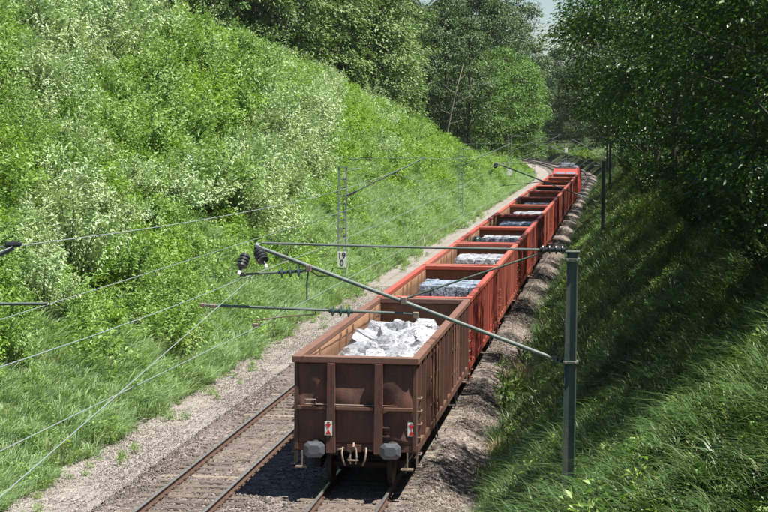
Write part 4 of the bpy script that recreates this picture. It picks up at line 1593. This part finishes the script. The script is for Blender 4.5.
# single plants at the edge of the ballast on the right
for u, y, s, k, lb in ((2.45, 17.5, 2.0, 0, 'tall leafy weed growing at the ballast edge beside the rear wagons'),
                       (2.7, 20, 1.5, 1, 'pale yellow-green weed behind the tall one at the ballast edge'),
                       (2.45, 29, 1.4, 0, 'leafy weed on the ballast beside the second wagon'),
                       (2.6, 44, 1.6, 2, 'green weed at the ballast edge near the third wagon'),
                       (3.3, 4, 1.3, 1, 'leafy weed low on the shaded bank by the rear buffers'),
                       (5.6, -14.5, 1.6, 2, 'upright pale-leaved plant standing out of the lit grass, lower right'),
                       (6.4, -15.5, 1.3, 1, 'yellow-green plant in the lit grass beside an upright one')):
    put_plant('weed', WV[k], ('foliage', 'stems'), (u, y, float(tz(u, y)) - .03), rs.uniform(0, 6), (s * .8, s * 1.2), lb, 'plant', 'weeds on the right side')
for u, y, s in ((2.75, 22.5, 2.1), (2.8, 24.4, 1.7), (2.75, 9.2, 1.2)):
    tag(link('dry_grass_clump', tuft_mesh(270 + int(y), M['dry'], 150, .6 * s, .27 * s, .009, .55), None, (u, y, float(tz(u, y)) - .02)), 'bleached dry grass clump at the ballast\'s right edge, %s' % {22: 'in the sun, tallest', 24: 'just behind the tallest one', 9: 'low and near the rear wagon'}[int(y)], 'grass clump', 'dry grass clumps')

# ------------------------------------------------------------------ right bank: trees and bushes
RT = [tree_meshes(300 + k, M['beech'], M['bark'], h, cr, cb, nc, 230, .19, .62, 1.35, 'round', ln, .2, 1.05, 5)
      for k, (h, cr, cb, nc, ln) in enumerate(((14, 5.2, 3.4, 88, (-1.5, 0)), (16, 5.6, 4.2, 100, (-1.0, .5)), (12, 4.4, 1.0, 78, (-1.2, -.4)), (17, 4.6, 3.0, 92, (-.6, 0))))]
rt = [  # u, y, variant, scale: the front row leans over the bank and throws bands of shade on the ballast
    (10.8, 4, 2, .95), (10.2, 17, 0, .8), (10.2, 27, 2, .9), (8.7, 47, 0, 1.0), (8.3, 67, 0, 1.15), (7.7, 95, 1, 1.15), (8.8, 113, 0, 1.0), (9.0, 137, 1, 1.0), (8.6, 160, 0, 1.15), (8.6, 186, 1, 1.05), (8.8, 214, 0, 1.15), (9.2, 240, 1, 1.1), (9.4, 266, 0, 1.2), (10, 292, 1, 1.1), (11, 318, 0, 1.2),
    (13.0, -5.2, 2, .95), (12.4, 10.5, 2, .9), (12.6, 22, 2, .95), (12.2, 34, 2, .95), (12.0, 41, 2, .9), (12.2, 57, 2, 1.0), (11.8, 78, 2, 1.0), (11.6, 101, 2, 1.0), (11.6, 124, 2, 1.0), (11.4, 148, 2, 1.0), (17, 11, 1, .95), (16.5, 22, 3, 1.0), (16.5, 37, 1, 1.0), (16.5, 57, 3, 1.05), (15.5, 79, 1, 1.05), (15, 102, 3, 1.1), (13.6, 126, 1, 1.1), (13.5, 149, 3, 1.15), (13, 173, 1, 1.1), (13, 200, 3, 1.2), (13, 228, 1, 1.2), (13, 254, 3, 1.2), (14, 280, 1, 1.2),
    (20, 6, 3, 1.2), (21, 32, 1, 1.2), (20, 50, 3, 1.25), (20, 72, 1, 1.3), (20, 96, 3, 1.3), (20, 122, 1, 1.3), (20, 155, 3, 1.35), (19, 190, 1, 1.3), (19, 235, 3, 1.35), (18, 300, 3, 1.35), (26, 60, 3, 1.3), (27, 110, 1, 1.4)]
for u, y, v, s in rt:
    x = u + float(off(y))
    row = 'front row' if u < 12 else ('second row' if u < 17.5 else 'back row')
    wl = ['beside the lit grass, lower right', 'level with the brown wagon', 'level with the first red wagon', 'level with the second red wagon', 'level with the coil wagon', 'level with the fifth wagon', 'level with the sixth wagon', 'level with the seventh wagon', 'level with the eighth wagon', 'level with the dark wagon', 'level with the tenth wagon', 'level with the eleventh wagon', 'level with the last wagon before the locomotive', 'level with the locomotive']
    w = wl[int(np.clip((y + 14) / 14.0, 0, 13))] if y < 192 else ('just past the locomotive' if y < 245 else 'far past the locomotive, where the tracks bend')
    put_plant('broadleaf_tree', RT[v], ('crown', 'trunk'), (x, y, float(tz(u, y)) - .2), rs.uniform(-.5, .5), s,
              'dark broadleaf tree, right bank %s, %s' % (row, w), 'tree', 'trees along the right bank')
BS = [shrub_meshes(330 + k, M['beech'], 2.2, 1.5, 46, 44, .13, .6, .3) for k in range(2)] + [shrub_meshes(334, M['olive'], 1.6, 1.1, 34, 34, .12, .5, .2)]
bushes = [(9.6, -2, 0, 1.2), (10.4, 4, 1, 1.3), (9.4, 10, 0, 1.1), (10, 17, 1, 1.4), (9.0, 24, 0, 1.1), (9.6, 31, 1, 1.3), (8.6, 38, 2, 1.0), (9.4, 46, 0, 1.3), (7.4, 52, 2, 1.1), (7.9, 58, 2, 1.2), (8.6, 64, 0, 1.2), (6.6, 44, 2, .8), (6.9, 66, 2, .9),
          (8.0, 76, 1, 1.2), (8.4, 90, 0, 1.3), (7.6, 104, 2, 1.2), (8.2, 120, 1, 1.3), (7.8, 138, 0, 1.4), (7.4, 158, 1, 1.3), (7.2, 180, 0, 1.4), (7.0, 206, 2, 1.4), (6.6, 232, 1, 1.5)]
for u, y, v, s in bushes:
    x = u + float(off(y))
    w = 'under the trees, level with ' + ('the brown wagon' if y < 15 else ('the first red wagon' if y < 29 else ('the second red wagon' if y < 43 else ('the coil wagon' if y < 57 else ('the fifth wagon' if y < 71 else ('the eighth wagon' if y < 110 else ('the eleventh wagon' if y < 150 else 'the locomotive')))))))
    put_plant('bush', BS[v], ('foliage', 'stems'), (x, y, float(tz(u, y)) - .1), rs.uniform(0, 6), s,
              '%s %s' % ('sunlit yellow-green bush' if v == 2 else 'dark green bush', w), 'bush', 'bushes on the right bank')

for k in range(26):
    y = 268 + k * 7 + rs.uniform(-2, 2)
    u = (4.8, 7.2, 10.0)[k % 3] + rs.uniform(-.6, .6)
    kd = rs.choice(('fresh', 'olive', 'fresh', 'silver'))
    put_plant('bush', rs.choice(SV[kd]) if k % 3 == 0 else BS[k % 2], ('foliage', 'stems'), (u + float(off(y)), y, float(tz(u, y)) - .1), rs.uniform(0, 6), rs.uniform(1.1, 1.9),
              '%s beyond the locomotive, %s' % ({'fresh': 'bright green bush', 'olive': 'yellow-green bush', 'silver': 'pale silvery bush'}[kd] if k % 3 == 0 else 'dark green bush', 'beside the track' if k % 3 == 0 else ('a step up the low bank' if k % 3 == 1 else 'below the far wood')), 'bush', 'bushes outside the far bend')

# ------------------------------------------------------------------ woods beyond the left bank
FT = {'grey': [tree_meshes(400 + k, M['wood_grey'], M['bark'], 20, 4.6, 4, 84, 120, .34, .55, 1.5, 'irregular', (0, 0), .2) for k in range(3)],
      'dark': [tree_meshes(410 + k, M['wood_dark'], M['bark'], 23, 5.0, 3, 100, 130, .34, .6, 1.6, 'tall', (0, 0), .25) for k in range(3)],
      'bright': [tree_meshes(420 + k, M['wood_bright'], M['bark'], 17, 5.6, 1.5, 96, 130, .32, .6, 1.5, 'round', (0, 0), .22, 1.4) for k in range(2)],
      'pine': [tree_meshes(430 + k, M['needle'], M['bark_pine'], 22, 3.2, 12, 46, 150, .30, .22, 1.3, 'round', (0, 0), .12) for k in range(2)]}
tl = {'grey': 'grey-green tree', 'dark': 'tall dark green tree', 'bright': 'bright green tree', 'pine': 'bare-trunked pine'}
woods = []
# pines and grey trees on the top of the ridge
for k in range(39):
    y = 70 + k * 3.4 + rs.uniform(-1, 1)
    for row in range(3):
        u = -8 - (float(ridge(y)) + 1) / .85 - 5.5 - row * 6 - rs.uniform(0, 4)
        kd = 'pine' if (y < 150 and rs.random() < .75) else ('grey' if rs.random() < .8 else 'dark')
        woods.append((u, y + rs.uniform(-1, 1), kd, rs.uniform(.85, 1.15)))
# the dark mass and the bright trees at the far end of the bank
for u, y, kd, s in ((-16, 236, 'dark', .95), (-20, 246, 'dark', 1.05), (-13.5, 250, 'bright', .95), (-26, 240, 'dark', 1.1), (-31, 250, 'grey', 1.15), (-37, 244, 'grey', 1.1), (-12.5, 266, 'bright', 1.15), (-18, 262, 'bright', 1.05),
                    (-11.5, 286, 'bright', 1.15), (-15, 300, 'dark', 1.25), (-22, 276, 'dark', 1.2), (-28, 270, 'dark', 1.25), (-34, 280, 'grey', 1.3), (-42, 268, 'grey', 1.3), (-13, 312, 'bright', 1.2), (-15, 334, 'dark', 1.45),
                    (-19, 322, 'dark', 1.4), (-27, 306, 'grey', 1.4), (-36, 312, 'dark', 1.4), (-46, 300, 'grey', 1.4), (-11.6, 348, 'dark', 1.5), (-18, 360, 'dark', 1.55), (-25, 350, 'dark', 1.5), (-55, 320, 'grey', 1.4), (-40, 350, 'dark', 1.5),
                    (11, 318, 'dark', .8), (14, 340, 'grey', .95), (10.5, 362, 'dark', .95), (15, 385, 'bright', 1.1), (11, 404, 'grey', 1.1), (9.5, 430, 'dark', 1.15), (10, 462, 'dark', 1.2)):
    woods.append((u, y, kd, s))
for u, y, kd, s in woods:
    x = u + float(off(y))
    z = float(tz(u, y)) - .3
    v = in_view(x, y, z + 9, 90)
    if not v:
        continue
    px = v[0]
    zones = ((140, 'above the upper left corner of shrubs'), (230, 'behind the crest, top left'), (300, 'behind the crest left of the numbered mast'), (350, 'straight above the numbered mast'), (400, 'right of the numbered mast'),
             (450, 'left of the dead trunk'), (500, 'behind the dead trunk'), (530, 'beside the gap of sky'), (900, 'below the gap of sky'))
    w = next(q for m_, q in zones if px < m_) + (', front of the wood' if y < 130 else (', middle depth' if y < 200 else (', deep in the wood' if y < 290 else ', at the far bend')))
    if u > 0:
        w = 'right of the track beyond the locomotive' + (', nearer' if y < 370 else ', farther')
    put_plant({'pine': 'pine_tree'}.get(kd, 'woodland_tree'), rs.choice(FT[kd]), ('crown', 'trunk'), (x, y, z), rs.uniform(0, 6.28), (s * rs.uniform(.9, 1.1), s), '%s %s' % (tl[kd], w), 'tree', 'trees of the wood behind the left bank' if u < 0 else 'trees outside the far bend')
# dead leaning trunk
dt = MB()
dt.tube([(0, 0, -.5), (.5, 0, 3.5), (1.3, 0, 7.5), (2.1, .2, 10.6)], [.11, .09, .06, .02], 7)
for z, dx, dz in ((4.2, 1.6, .5), (5.3, -1.2, .6), (6.3, 1.9, .9), (7.6, -1.0, .8), (8.6, 1.1, .9)):
    bx = .13 * z ** 1.08 * .9
    dt.tube([(bx, 0, z), (bx + dx * .5, .1, z + dz * .4), (bx + dx, .2, z + dz)], [.035, .025, .01], 5)
u, y = -17.0, 209
dt.v = [tuple(q * 1.22 for q in v_) for v_ in dt.v]
tag(link('dead_tree', dt.mesh('dead_trunk', M['bark_dead'], True), None, (u, y, float(tz(u, y)))), 'bare pale dead tree leaning in front of the dark wood', 'tree')

# far wood closing the view, one mass
n = 420
P, Ro, Sc, Ix = [], [], [], []
srcs = [FT['grey'][0][0], FT['grey'][1][0], FT['dark'][0][0], FT['bright'][0][0], FT['dark'][1][0]]
for k in range(n):
    y = rs.uniform(330, 760)
    x = rs.uniform(-150, 60)
    u = x - float(off(y))
    if -16 < u < 9 or (u < 0 and y < 420):
        continue
    P.append((x, y, float(tz(u, y)) - .2)); Ro.append((0, 0, rs.uniform(0, 6.28))); Sc.append(rs.uniform(1.0, 1.3)); Ix.append(rs.choice((0, 0, 1, 1, 2, 3, 4)))
tag(scatter('far_wood', P, Ro, Sc, Ix, srcs), 'pale hazy wood closing the view beyond the bend')

# signal by the far bend
sg = empty('railway_signal', (-1.95 + float(off(330)), 330, -.2))
tag(sg, 'small pale signal post with lit white head beyond the locomotive', 'signal')
MB().tube([(0, 0, 0), (0, 0, 4.2)], .07, 8).build('post', M['grey_steel'], sg)
MB().box(-.25, .25, -.12, .12, 3.4, 4.3, .05).build('signal_head', M['white'], sg)
MB().box(-.2, .2, -.16, -.125, 2.6, 3.2, .02).build('plate', M['black'], sg)

# ------------------------------------------------------------------ thin summer haze
hz = MB().box(-420, 420, -140, 900, -3.0, 62).mesh('haze', None)
hm = bpy.data.materials.new('haze_air')
hm.use_nodes = True
hm.node_tree.nodes.clear()
ho = hm.node_tree.nodes.new('ShaderNodeOutputMaterial')
hp = hm.node_tree.nodes.new('ShaderNodeVolumePrincipled')
hp.inputs['Color'].default_value = (0.86, 0.92, 1.0, 1)
hp.inputs['Density'].default_value = 0.00004
hp.inputs['Anisotropy'].default_value = 0.2
hm.node_tree.links.new(hp.outputs[0], ho.inputs['Volume'])
hz.materials.append(hm)
tag(link('haze', hz), kind='stuff')
